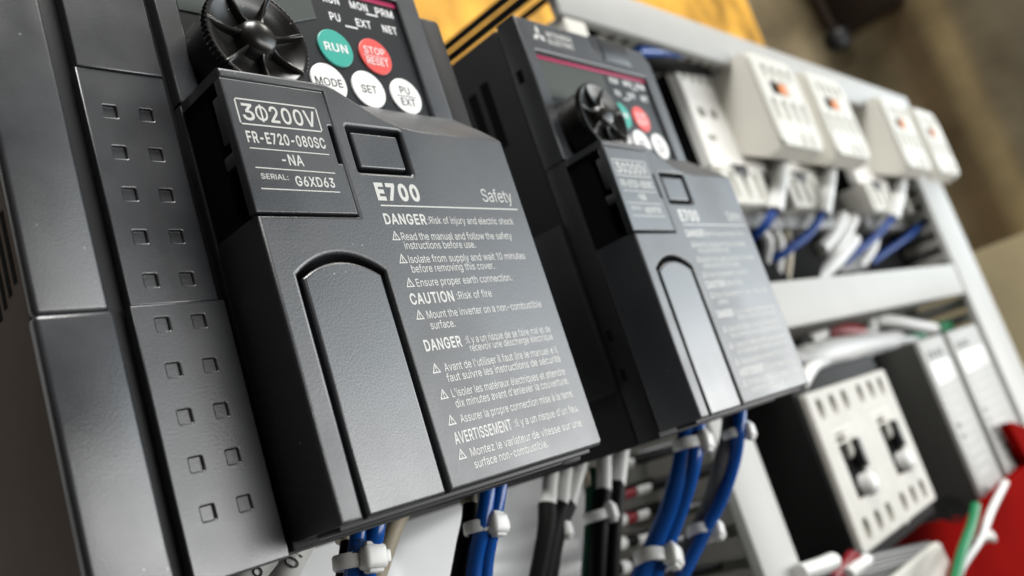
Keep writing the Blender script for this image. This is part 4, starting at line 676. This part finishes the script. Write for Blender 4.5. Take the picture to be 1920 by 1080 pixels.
for i, (pts, r, k) in enumerate([([(395.9, 89.2, -92.0), (400.2, 80.9, -92.0), (401.0, 69.3, -100.0)], 3.2, 'whitewire'), ([(413.8, 88.5, -92.0), (414.5, 79.0, -92.0), (411.5, 62.3, -100.0)], 3.2, 'whitewire'), ([(432.7, 89.0, -93.0), (425.8, 75.9, -93.0), (420.8, 58.5, -100.0)], 3, 'ivory'), ([(527.4, 97.2, -90.0), (497.5, 84.6, -90.0), (477.1, 76.1, -94.0)], 4.6, 'whitewire'), ([(549.2, 96.3, -91.0), (522.2, 85.0, -91.0), (498.4, 72.8, -96.0), (487.4, 65.4, -102.0)], 4.2, 'whitewire'), ([(536.0, 81.4, -92.0), (499.3, 69.3, -94.0), (460.7, 55.6, -102.0)], 5, 'whitewire'), ([(583.1, 85.2, -92.0), (566.8, 73.7, -94.0), (540.9, 61.6, -102.0)], 4, 'whitewire'), ([(624.6, 96.5, -112.0), (600.8, 87.3, -112.0), (576.7, 81.1, -112.0)], 4, 'ivory'), ([(489.4, 100.0, -112.0), (482.6, 87.9, -106.0), (467.8, 71.2, -110.0)], 7, 'blackwire'), ([(527.3, 102.2, -112.0), (501.7, 84.7, -108.0), (477.7, 68.0, -112.0)], 7, 'blackwire'), ([(560.9, 99.5, -115.0), (522.3, 82.1, -112.0), (494.5, 64.7, -115.0)], 7, 'blackwire'), ([(606.6, 120.6, -112.0), (614.8, 106.4, -110.0), (636.2, 94.6, -114.0)], 8, 'blackwire'), ([(455.7, 110.5, -115.0), (494.6, 105.9, -112.0), (575.5, 103.8, -115.0)], 6, 'blackwire')]):
    tag(obj('control_wire', MB().tube(pts, r), K[k]), ('white' if k == 'whitewire' else 'black' if k == 'blackwire' else 'ivory') + ' control wire in the shaded gap under the contactors', 'wire', 'control wires below the contactors, ' + ('white' if k == 'whitewire' else 'black' if k == 'blackwire' else 'ivory'))

# ------------------------------------------------------------------ breaker
def build_breaker():
    T = thing('circuit_breaker', (365, -90, -135), 'black circuit breaker with a cream face and two toggle levers', 'circuit breaker')
    ORG[T.name] = (365, -90, -135)
    o = lambda n, mb, k: obj(n, mb, K[k], T)
    o('housing', MB().box(309, 421, -86, 4, -134, -68.6, 1.5), 'breaker_black')
    A, B_ = 310.2, 419.4
    hol = []
    for v in (-14, -70.5):
        for i in range(6):
            cu = A + 13 + i * 15.6 + (5.5 if i > 2 else 0)
            hol.append(disc(cu, v, 3.3, 24, 4.9))
    slots = [(328, 345, -57, -29.5), (383, 399, -57.5, -29.5)]
    for (u0, u1, v0, v1) in slots: hol.append([(u0 + x, v0 + y) for x, y in ((-1, -1), (11, -1), (11, 5), (19, 10), (19, 26), (14.5, 26), (14.5, 19), (9.5, 17), (9.5, 29.5), (-1, 29.5))])
    face = rnd([(A, -79), (A + 58, -79), (A + 60, -80.3), (A + 63, -79), (B_, -79), (B_, -6), (A + 2, -5)], 2.2)
    o('face', MB().plate(face, hol, -68.5, -65, 0.8), 'breaker_face')
    for v in (-14, -70.5):
        for i in range(6):
            cu = A + 13 + i * 15.6 + (5.5 if i > 2 else 0)
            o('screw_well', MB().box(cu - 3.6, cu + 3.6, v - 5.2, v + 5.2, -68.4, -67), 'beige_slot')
    for (u0, u1, v0, v1), lv in zip(slots, [(340.5, -53.5), (395, -53.5)]):
        o('toggle_bed', MB().box(u0 - 2, u1 + 4, v0 - 2, v1 + 3, -68.5, -67.5), 'void')
        b2 = MB().ring([[(lv[0] + r * math.cos(a), lv[1] + r * 1.15 * math.sin(a), w_) for a in [2 * math.pi * k / 20 for k in range(20)]] for r, w_ in ((4.6, -67), (4.8, -63.5), (4.4, -61.5), (3.2, -60.4), (1.0, -60))])
        o('toggle', b2, 'whitewire')
        o('toggle_guard', MB().box(u0 + 14.8, u0 + 18.5, v0 + 11, v0 + 25, -67, -62, 0.8), 'black')
    tx = MB()
    for i in range(3):
        for s_ in (0, 1): tx.box(A + 14 + 52 * s_, A + 40 + 52 * s_, -26 - 3 * i, -25 - 3 * i, -65.1, -64.97)
    o('face_lines', tx, 'cream_dull')
build_breaker()

# ------------------------------------------------------------------ two module units right of the breaker
def build_module(u0, u1, label, emblem):
    T = thing('control_module', ((u0 + u1) / 2, -98, -135), label, 'module', 'grey control modules right of the breaker')
    ORG[T.name] = ((u0 + u1) / 2, -98, -135)
    o = lambda n, mb, k: obj(n, mb, K[k], T)
    o('housing', MB().box(u0, u1, -97, 3, -134, -58.2, 1), 'module_dark')
    o('face', MB().box(u0 + 0.5, u1 - 0.5, -96.5, 2.5, -58, -55, 1), 'module_face')
    o('label_area', MB().box(u0 + 5, u1 - 6, -25, -12, -55.4, -54.6, 0.2), 'whitewire')
    t = MB()
    for i in range(4): t.box(u0 + 8 + 8 * i, u0 + 11.5 + 8 * i, -9.5, -5, -55.2, -54.75)
    for v in (-48, -54, -86): t.box(u0 + 8, u0 + 13, v - 3, v, -55.2, -54.75)
    o('face_marks', t, 'module_dark')
    t = MB()
    for i in range(9): t.box(u0 + 7 + (i % 2) * 3, u1 - 8 - (i % 3) * 5, -30 - 6.2 * i, -28.2 - 6.2 * i, -55.2, -54.7)
    o('terminal_lines', t, 'duct')
    if emblem:
        e = MB(); r_ = 7
        c = (459.0, -92.4, -73.3)
        for rr in (7.5, 4.2):
            n = 20
            rg = []
            for k in range(n + 1):
                a = 2 * math.pi * k / n
                rg.append([(u0 - dd, c[1] + (rr - tt) * math.sin(a), c[2] + (rr - tt) * math.cos(a)) for dd, tt in ((-0.5, 0), (0.5, 0), (0.5, 1.9), (-0.5, 1.9))])
            e.ring(rg)
        o('side_emblem', e, 'black')
build_module(459, 509, 'grey control module with a dark side, just right of the black breaker', True)
build_module(519, 590, 'grey control module beside the tall right hand duct', False)

# ------------------------------------------------------------------ lower right clutter
tag(obj('red_plate', MB().plate([(405.9, -85.2), (625.0, -122.6), (561.3, -161.6), (382.3, -107.5)], [], -112, -108, 0.6), K['red']), 'flat red sheet low behind the breaker and the modules', 'sheet')
tag(obj('red_cover', MB().plate([(554.1, -89.7), (519.4, -89.4), (488.7, -89.2), (459.4, -89.8), (431.8, -92.1), (407.2, -99.0), (378.3, -104.4), (359.7, -110.3), (500.4, -155.9)], [], -58, -48, 1.2), K['red']), 'large curved red plastic cover at the bottom right corner', 'cover')
tag(obj('red_cover', MB().plate([(531.3, -60.8), (543.5, -62.2), (606.1, -82.1), (564.8, -101.2), (544.6, -91.8), (537.6, -81.1), (534.3, -70.3)], [], -52, -46, 1), K['red']), 'small red plastic tip beside the grey module near the right edge', 'cover')
T = thing('relay', (409.8, -112.4, -95.0), 'grey ridged relay with a pale slanted face at the bottom edge', 'relay')
rr_ = MB().plate([(288.9, -75.9), (293.2, -75.3), (380.0, -91.6), (383.7, -94.2), (315.5, -94.7), (280.3, -84.1)], [], -95, -62, 1)
obj('housing', rr_, K['module_dark'], T)
obj('ridge', MB().tube([(291.7, -76.8, -61.5), (372.7, -91.8, -61.5)], 0.8, 6).tube([(290.0, -78.4, -61.5), (364.8, -92.0, -61.5)], 0.8, 6).tube([(288.3, -79.9, -61.5), (357.0, -92.2, -61.5)], 0.8, 6).tube([(286.7, -81.4, -61.5), (349.4, -92.4, -61.5)], 0.8, 6), K['foot'], T)
obj('face', MB().plate([(378.0, -92.3), (381.5, -93.8), (385.9, -119.3), (295.5, -91.5), (303.2, -90.7)], [], -62, -58, 0.8), K['cream'], T)

def wire(name, pts, r, k, label, group=None, cat='wire', ends=None):
    if not ends:
        return tag(obj(name, MB().tube(pts, r), K[k]), label, cat, group)
    T = thing(name, pts[-1], label, cat, group)
    obj('conductor', MB().tube(pts, r), K[k], T)
    for n_, p2, r2, k2 in ends: obj(n_, MB().tube(p2, r2), K[k2], T)
    return T
PW = wire('power_wire', [(28.7, 2.0, -32.0), (26.5, -2.7, -32.0), (25.4, -7.2, -34.0), (24.9, -11.7, -37.0)], 1.75, 'blue', 'blue wire printed with digits, on the left under the flap of the wide drive', 'wires tied under the wide drive', 'wire')
wire('power_wire', [(31.3, 1.5, -30.0), (29.2, -2.8, -30.0), (28.3, -6.3, -32.0), (26.8, -12.6, -35.0)], 1.75, 'blue', 'blue wire on the right of the left bundle under the wide drive', 'wires tied under the wide drive', 'wire')
wire('power_wire', [(31.2, 0.3, -40.0), (28.6, -4.1, -39.0), (26.0, -11.5, -41.0)], 1.7, 'blackwire', 'black wire at the back of the left bundle under the wide drive', 'wires tied under the wide drive', 'wire', [('sleeve', [(31.5, 1.9, -40.0), (28.7, -2.7, -39.5)], 2.0, 'ivory')])
wire('marked_wire', [(53.4, 0.6, -48.0), (48.4, -2.7, -47.0), (44.2, -7.9, -48.0), (40.1, -14.4, -50.0)], 1.9, 'ivory', 'pale ivory sleeve slanting behind the left blue bundle', 'wires tied under the wide drive', 'wire')
wire('power_wire', [(66.7, 2.7, -32.0), (63.5, -2.8, -32.0), (60.4, -8.5, -33.0), (58.6, -14.6, -36.0), (56.5, -21.3, -38.0)], 1.8, 'blue', 'blue wire on the left of the middle bundle under the wide drive', 'wires tied under the wide drive', 'wire')
wire('power_wire', [(69.9, 2.4, -31.0), (66.7, -2.6, -31.0), (63.5, -8.3, -32.0), (60.9, -15.4, -35.0), (58.9, -22.2, -37.0)], 1.6, 'blue', 'blue wire on the right of the middle bundle under the wide drive', 'wires tied under the wide drive', 'wire')
wire('power_wire', [(65.7, 0.5, -38.0), (62.3, -6.2, -38.0), (60.3, -11.3, -40.0), (56.4, -20.5, -43.0)], 2.0, 'blackwire', 'black wire at the back of the middle bundle under the wide drive', 'wires tied under the wide drive', 'wire', [('sleeve', [(66.7, 3.0, -38.5), (63.3, -3.5, -38.0)], 2.2, 'ivory')])
NS1 = wire('numbered_sleeve', [(34.6, 1.7, -60.0), (29.1, -2.7, -60.0), (25.4, -8.1, -62.0)], 3.2, 'whitewire', 'white sleeve numbered 10 below the dark side of the wide drive', 'numbered white sleeves under the wide drive', 'wire')
NS2 = wire('numbered_sleeve', [(17.7, -0.2, -50.0), (13.0, -3.0, -50.0), (10.1, -5.9, -52.0)], 2.8, 'whitewire', 'white sleeve numbered 6 at the bottom edge below the dimpled strip', 'numbered white sleeves under the wide drive', 'wire')
wire('ferrule_wire', [(116.0, -10.7, -62.0), (111.8, -18.0, -62.0), (103.7, -31.7, -65.0)], 2.7, 'blackwire', 'black wire with white sleeve, leftmost of three under the narrow drive', 'white sleeved wires under the narrow drive', 'wire', [('sleeve', [(123.9, -0.0, -62.0), (119.8, -5.7, -62.0), (116.1, -11.4, -62.0)], 2.3, 'whitewire')])
wire('ferrule_wire', [(121.2, -12.3, -62.0), (114.4, -18.7, -62.0), (106.1, -32.4, -65.0)], 3.0, 'blackwire', 'black wire with white sleeve, middle of three under the narrow drive', 'white sleeved wires under the narrow drive', 'wire', [('sleeve', [(132.0, 1.4, -62.0), (126.4, -5.9, -62.0), (121.4, -12.9, -62.0)], 2.3, 'whitewire')])
wire('ferrule_wire', [(124.6, -12.8, -62.0), (115.9, -19.1, -62.0), (107.6, -32.9, -65.0)], 2.7, 'blackwire', 'black wire with white sleeve slanting right, rightmost of three under the narrow drive', 'white sleeved wires under the narrow drive', 'wire', [('sleeve', [(141.5, 1.6, -62.0), (132.6, -6.1, -62.0), (124.7, -13.4, -62.0)], 2.3, 'whitewire')])
wire('ferrule_wire', [(146.0, -12.6, -64.0), (141.4, -18.7, -64.0), (136.3, -25.7, -64.0), (129.5, -39.4, -66.0)], 2.5, 'blackwire', 'black wire with white sleeve beside the green wire under the narrow drive', 'white sleeved wires under the narrow drive', 'wire', [('sleeve', [(153.1, -0.1, -64.0), (149.3, -6.8, -64.0), (145.6, -13.2, -64.0)], 2.5, 'whitewire')])
wire('ferrule_wire', [(153.9, -12.3, -64.0), (148.1, -20.3, -64.0), (142.8, -27.4, -64.0), (135.7, -41.3, -66.0)], 2.5, 'blackwire', 'black wire with white sleeve just right of the green wire pair', 'white sleeved wires under the narrow drive', 'wire', [('sleeve', [(166.0, 1.7, -64.0), (159.6, -5.8, -64.0), (153.6, -12.9, -64.0)], 2.5, 'whitewire')])
wire('earth_wire', [(148.2, -5.5, -68.0), (143.9, -13.3, -68.0), (137.6, -23.6, -68.0), (129.6, -38.8, -70.0)], 1.9, 'darkgreen', 'dark green wire behind the white sleeves under the narrow drive', None, 'wire', [('sleeve', [(145.6, -0.6, -68.0), (144.4, -10.3, -68.0)], 1.3, 'ivory')])
wire('power_wire', [(151.4, -0.8, -30.0), (145.1, -9.1, -31.0), (139.8, -19.5, -36.0), (134.8, -30.6, -44.0), (127.1, -42.3, -52.0)], 2.8, 'blue', 'thick blue wire on the left of the bundle under the narrow drive', 'blue and grey wires from the narrow drive', 'wire')
wire('power_wire', [(154.1, -0.9, -28.0), (145.8, -10.0, -28.0), (142.7, -19.2, -33.0), (138.2, -30.5, -41.0), (130.4, -43.6, -50.0)], 2.3, 'blue', 'glossy blue wire on the right of the bundle under the narrow drive', 'blue and grey wires from the narrow drive', 'wire')
wire('power_wire', [(174.7, -0.3, -24.0), (168.7, -7.0, -24.0), (166.5, -15.7, -28.0), (162.3, -25.1, -34.0), (157.2, -32.5, -40.0), (144.7, -46.5, -50.0)], 2.0, 'blue', 'thin blue wire curving down from the flap of the narrow drive', 'blue and grey wires from the narrow drive', 'wire')
wire('power_wire', [(174.4, -1.7, -28.0), (169.1, -9.2, -29.0), (164.5, -17.5, -33.0), (162.7, -27.2, -40.0), (158.3, -33.5, -45.0), (146.4, -46.4, -54.0)], 2.7, 'greywire', 'grey wire running beside the thin curved blue wire', 'blue and grey wires from the narrow drive', 'wire')
wire('control_wire', [(197.5, -7.2, -101.0), (203.2, -7.5, -100.0), (223.7, -8.6, -100.0), (259.0, -10.8, -100.0)], 2.3, 'blackwire', 'black wire with red marker bands entering the duct, topmost of six', 'marked black wires entering the slotted duct', 'wire', [('marker', [(203.2, -7.5, -100.0), (206.4, -7.8, -100.0)], 2.5, 'whitewire'), ('marker', [(206.8, -7.8, -100.0), (209.8, -8.1, -100.0)], 2.5, 'redwire'), ('marker', [(210.3, -8.1, -100.0), (214.1, -8.5, -100.0)], 2.5, 'whitewire')])
wire('control_wire', [(187.9, -17.9, -101.0), (193.4, -18.4, -100.0), (223.9, -19.3, -100.0), (277.1, -22.6, -100.0)], 2.3, 'blackwire', 'black wire with red marker bands entering the duct, second from the top', 'marked black wires entering the slotted duct', 'wire', [('marker', [(193.4, -18.4, -100.0), (200.8, -18.8, -100.0)], 2.5, 'whitewire'), ('marker', [(201.9, -18.9, -100.0), (209.0, -19.3, -100.0)], 2.5, 'redwire'), ('marker', [(210.1, -19.3, -100.0), (219.6, -19.9, -100.0)], 2.5, 'whitewire')])
wire('control_wire', [(186.6, -26.5, -101.0), (191.9, -27.0, -100.0), (217.3, -28.4, -100.0), (272.1, -32.8, -100.0)], 2.3, 'blackwire', 'black wire with red marker bands entering the duct, third from the top', 'marked black wires entering the slotted duct', 'wire', [('marker', [(191.9, -27.0, -100.0), (197.9, -27.5, -100.0)], 2.5, 'whitewire'), ('marker', [(198.7, -27.5, -100.0), (204.4, -28.0, -100.0)], 2.5, 'redwire'), ('marker', [(205.3, -28.1, -100.0), (212.8, -28.6, -100.0)], 2.5, 'whitewire')])
wire('control_wire', [(182.2, -34.1, -101.0), (187.4, -34.7, -100.0), (211.8, -37.1, -100.0), (269.2, -43.3, -100.0)], 2.3, 'blackwire', 'black wire with black marker bands entering the duct, fourth from the top', 'marked black wires entering the slotted duct', 'wire', [('marker', [(187.4, -34.7, -100.0), (193.5, -35.4, -100.0)], 2.5, 'whitewire'), ('marker', [(194.3, -35.5, -100.0), (200.1, -36.2, -100.0)], 2.5, 'blackwire'), ('marker', [(201.0, -36.3, -100.0), (208.6, -37.2, -100.0)], 2.5, 'whitewire')])
wire('control_wire', [(180.9, -42.3, -101.0), (186.1, -43.0, -100.0), (206.7, -45.3, -100.0), (266.6, -53.3, -100.0)], 2.3, 'blackwire', 'black wire with black marker bands entering the duct, second from the bottom', 'marked black wires entering the slotted duct', 'wire', [('marker', [(186.1, -43.0, -100.0), (191.1, -43.7, -100.0)], 2.5, 'whitewire'), ('marker', [(191.8, -43.8, -100.0), (196.6, -44.4, -100.0)], 2.5, 'blackwire'), ('marker', [(197.4, -44.5, -100.0), (203.6, -45.4, -100.0)], 2.5, 'whitewire')])
wire('control_wire', [(189.7, -51.2, -101.0), (195.0, -52.0, -100.0), (207.6, -53.5, -100.0), (269.7, -62.3, -100.0)], 2.3, 'blackwire', 'black wire with black marker bands entering the duct, lowest of six', 'marked black wires entering the slotted duct', 'wire', [('marker', [(195.0, -52.0, -100.0), (197.8, -52.4, -100.0)], 2.5, 'whitewire'), ('marker', [(198.2, -52.4, -100.0), (200.9, -52.8, -100.0)], 2.5, 'blackwire'), ('marker', [(201.3, -52.9, -100.0), (204.8, -53.4, -100.0)], 2.5, 'whitewire')])
wire('power_wire', [(373.0, 9.8, -95.0), (401.7, 10.9, -88.0), (457.7, 9.0, -88.0), (544.1, 6.0, -95.0)], 9, 'whitewire', 'fat white cable lying above the black breaker', 'wires above the breaker and the grey modules', 'wire')
wire('power_wire', [(321.7, -1.2, -70.0), (346.7, 5.6, -72.0), (392.2, 7.0, -84.0)], 3.4, 'whitewire', 'short white wire at the lower right corner of the narrow drive', 'wires above the breaker and the grey modules', 'wire')
wire('power_wire', [(449.0, 23.2, -112.0), (476.0, 25.6, -108.0), (502.0, 19.0, -100.0), (512.0, 9.4, -90.0), (543.5, 3.4, -84.0)], 4.6, 'whitewire', 'white tube with a red end crossing above the breaker', 'wires above the breaker and the grey modules', 'wire', [('sleeve', [(471.4, 25.3, -108.0), (479.7, 23.5, -103.0), (496.5, 18.8, -98.0)], 6, 'redwire'), ('tip', [(538.5, 5.4, -86.0), (566.0, 4.3, -84.0)], 4.8, 'greenwire')])
wire('power_wire', [(552.5, 26.3, -105.0), (570.8, 20.7, -98.0), (597.2, 13.0, -92.0), (626.8, 6.5, -88.0)], 4.6, 'whitewire', 'white tube with a green end reaching the grey modules', 'wires above the breaker and the grey modules', 'wire', [('tip', [(616.8, 8.3, -88.0), (637.9, 7.4, -86.0)], 4.8, 'greenwire')])
wire('power_wire', [(470.4, 28.5, -125.0), (500.9, 26.0, -122.0), (544.0, 20.5, -120.0)], 5, 'darkgreen', 'dark green wire in the shadow under the level duct', 'wires above the breaker and the grey modules', 'wire')
wire('power_wire', [(549.1, 28.5, -106.0), (516.7, 12.4, -100.0)], 4, 'whitewire', 'short white upright wire under the level duct', 'wires above the breaker and the grey modules', 'wire')
wire('earth_wire', [(402.0, -83.4, -42.0), (381.9, -88.5, -41.0), (353.0, -93.7, -40.0), (323.1, -102.7, -40.0)], 2.3, 'greenwire', 'bright green wire beside the red cover', None, 'wire')
wire('lead_wire', [(476.9, -87.1, -46.0), (429.7, -91.5, -44.0), (391.9, -97.3, -43.0), (355.6, -100.0, -43.0), (331.0, -104.7, -43.0)], 1.9, 'whitewire', 'whitish wire along the curved edge of the red cover', None, 'wire')
wire('lead_wire', [(243.3, -67.8, -62.0), (257.9, -69.6, -60.0), (269.1, -70.7, -60.0)], 3.4, 'whitewire', 'short white wire end at the bottom left of the black breaker', None, 'wire')
wire('lead_wire', [(278.4, -80.7, -66.0), (285.2, -77.1, -62.0), (289.9, -74.8, -60.0)], 4, 'redwire', 'dark red wire end below the black breaker', None, 'wire')
wire('lead_wire', [(278.1, -78.9, -60.0), (286.5, -77.7, -58.0), (294.6, -77.8, -58.0)], 2.8, 'whitewire', 'white wire end right of the dark red wire below the breaker', None, 'wire')
wire('lead_wire', [(295.6, 176.4, -74.0), (316.7, 178.8, -72.0), (342.3, 181.4, -70.0), (379.8, 191.9, -72.0)], 2.7, 'blue', 'blue wire lying under the top duct behind the narrow drive', None, 'wire')
wire('lead_wire', [(279.3, 187.8, -86.0), (313.4, 182.4, -82.0), (357.0, 183.8, -78.0), (398.6, 188.2, -78.0)], 8, 'blackwire', 'thick black cable lying under the top duct behind the narrow drive', None, 'wire')
def wrap(mb, body, a, b, r, h, up, cap=1.5, along=None):
    # lettering wrapped on a straight stretch of sleeve from a to b; h = place along it (0..1)
    A_, B_ = Vector(a), Vector(b)
    t = (B_ - A_).normalized(); f = Vector(up); f = (f - t * f.dot(t)).normalized(); s_ = t.cross(f)
    c = A_.lerp(B_, h)
    n = len(body) * cap * 0.72
    mb.text(body, -n / 2, n / 2, -cap / 2, cap, 0, 0.01, lambda x, y: tuple(c + t * x + (f * math.cos(y / r) + s_ * math.sin(y / r)) * (r + 0.35 + 0.12 * (r > 2.5) * 3)))
    return mb
pr_ = wrap(MB(), '600', (26.5, -2.7, -32.0), (25.4, -7.2, -34.0), 1.75, 0.25, (-0.5, 0, 0.9), 1.6); obj('wire_print', pr_, K['print_black'], base=ORG[PW.name]).parent = PW
pr_ = wrap(MB(), '10', (31.8, -0.5, -60.0), (26.7, -5.8, -61.0), 3.2, 0.5, (-0.5, 0, 0.85), 2.6); obj('sleeve_print', pr_, K['print_black'], base=ORG[NS1.name]).parent = NS1
pr_ = wrap(MB(), '6', (15.4, -1.6, -50.0), (11.7, -4.3, -51.0), 2.8, 0.4, (-0.5, 0, 0.85), 2.6); obj('sleeve_print', pr_, K['print_black'], base=ORG[NS2.name]).parent = NS2
for q_ in [o for o in S.objects if o.name.startswith(('wire_print', 'sleeve_print'))]: q_.location = (0, 0, 0)

# ------------------------------------------------------------------ cable ties
def build_tie(label):
    T = thing('cable_tie', (0, 0, 0), label, 'cable tie', 'natural nylon cable ties')
    ORG[T.name] = (0, 0, 0)
    bd = MB(); n = 40
    rg = []
    for k in range(n + 1):
        a = 2 * math.pi * k / n
        ca, sa = math.cos(a), math.sin(a)
        rg.append([(ca * (4.0 + t), h, sa * (3.2 + t)) for t, h in ((-0.25, -1.3), (0.35, -1.3), (0.55, -0.9), (0.55, 0.9), (0.35, 1.3), (-0.25, 1.3))])
    bd.ring(rg, caps=False)
    obj('band', bd, K['nylon'], T)
    hd = MB().box(-2.0, 2.7, -2.1, 2.1, 2.3, 5.6, 0.9, 3)
    hd.box(-1.3, 2.0, -2.7, 2.7, 2.9, 5.0, 0.5, 2)
    hd.box(2.5, 4.2, -1.1, 1.1, 3.3, 4.3, 0.3, 2)
    obj('head', hd, K['nylon'], T)
    return T
TIE_TILT = [0.2, 0.25, 0.2, 0.1, 0.25, 0.2, 0.5, 0.5, 0.4]
TIE_AT = [((27.1, -6.7, -35.0), 1.12, 0.0, 'nylon tie round the left blue bundle at the bottom edge'), ((62.1, -9.1, -35.0), 1.05, 0.1, 'nylon tie round the middle blue bundle under the wide drive'), ((116.7, -18.9, -64.0), 1.05, 0.5, 'blurred nylon tie round the black wires left of the green wire'), ((140.7, -19.4, -66.0), 1.2, 0.45, 'nylon tie round the black and green wires under the narrow drive'), ((147.7, -7.5, -30.0), 1.25, 0.2, 'nylon tie high on the thick blue bundle under the narrow drive'), ((169.9, -9.0, -27.0), 1.1, 0.2, 'nylon tie high on the grey and thin blue wires'), ((134.3, -34.8, -46.0), 1.45, 0.3, 'nylon tie low on the thick blue bundle at the bottom edge'), ((158.4, -33.8, -43.0), 1.2, 0.3, 'nylon tie low on the grey and thin blue wires'), ((398.6, -98.9, -44.0), 1.05, 0.3, 'small pale tie on the whitish wire against the red cover')]
T0 = build_tie(TIE_AT[0][3])
for i, (c, s_, rz, l) in enumerate(TIE_AT):
    t = T0 if i == 0 else copy_tree(T0, 0, 0, 0, l)
    t.location = P(*c); t.scale = (s_, s_, s_); t.rotation_euler = (0, TIE_TILT[i], rz)
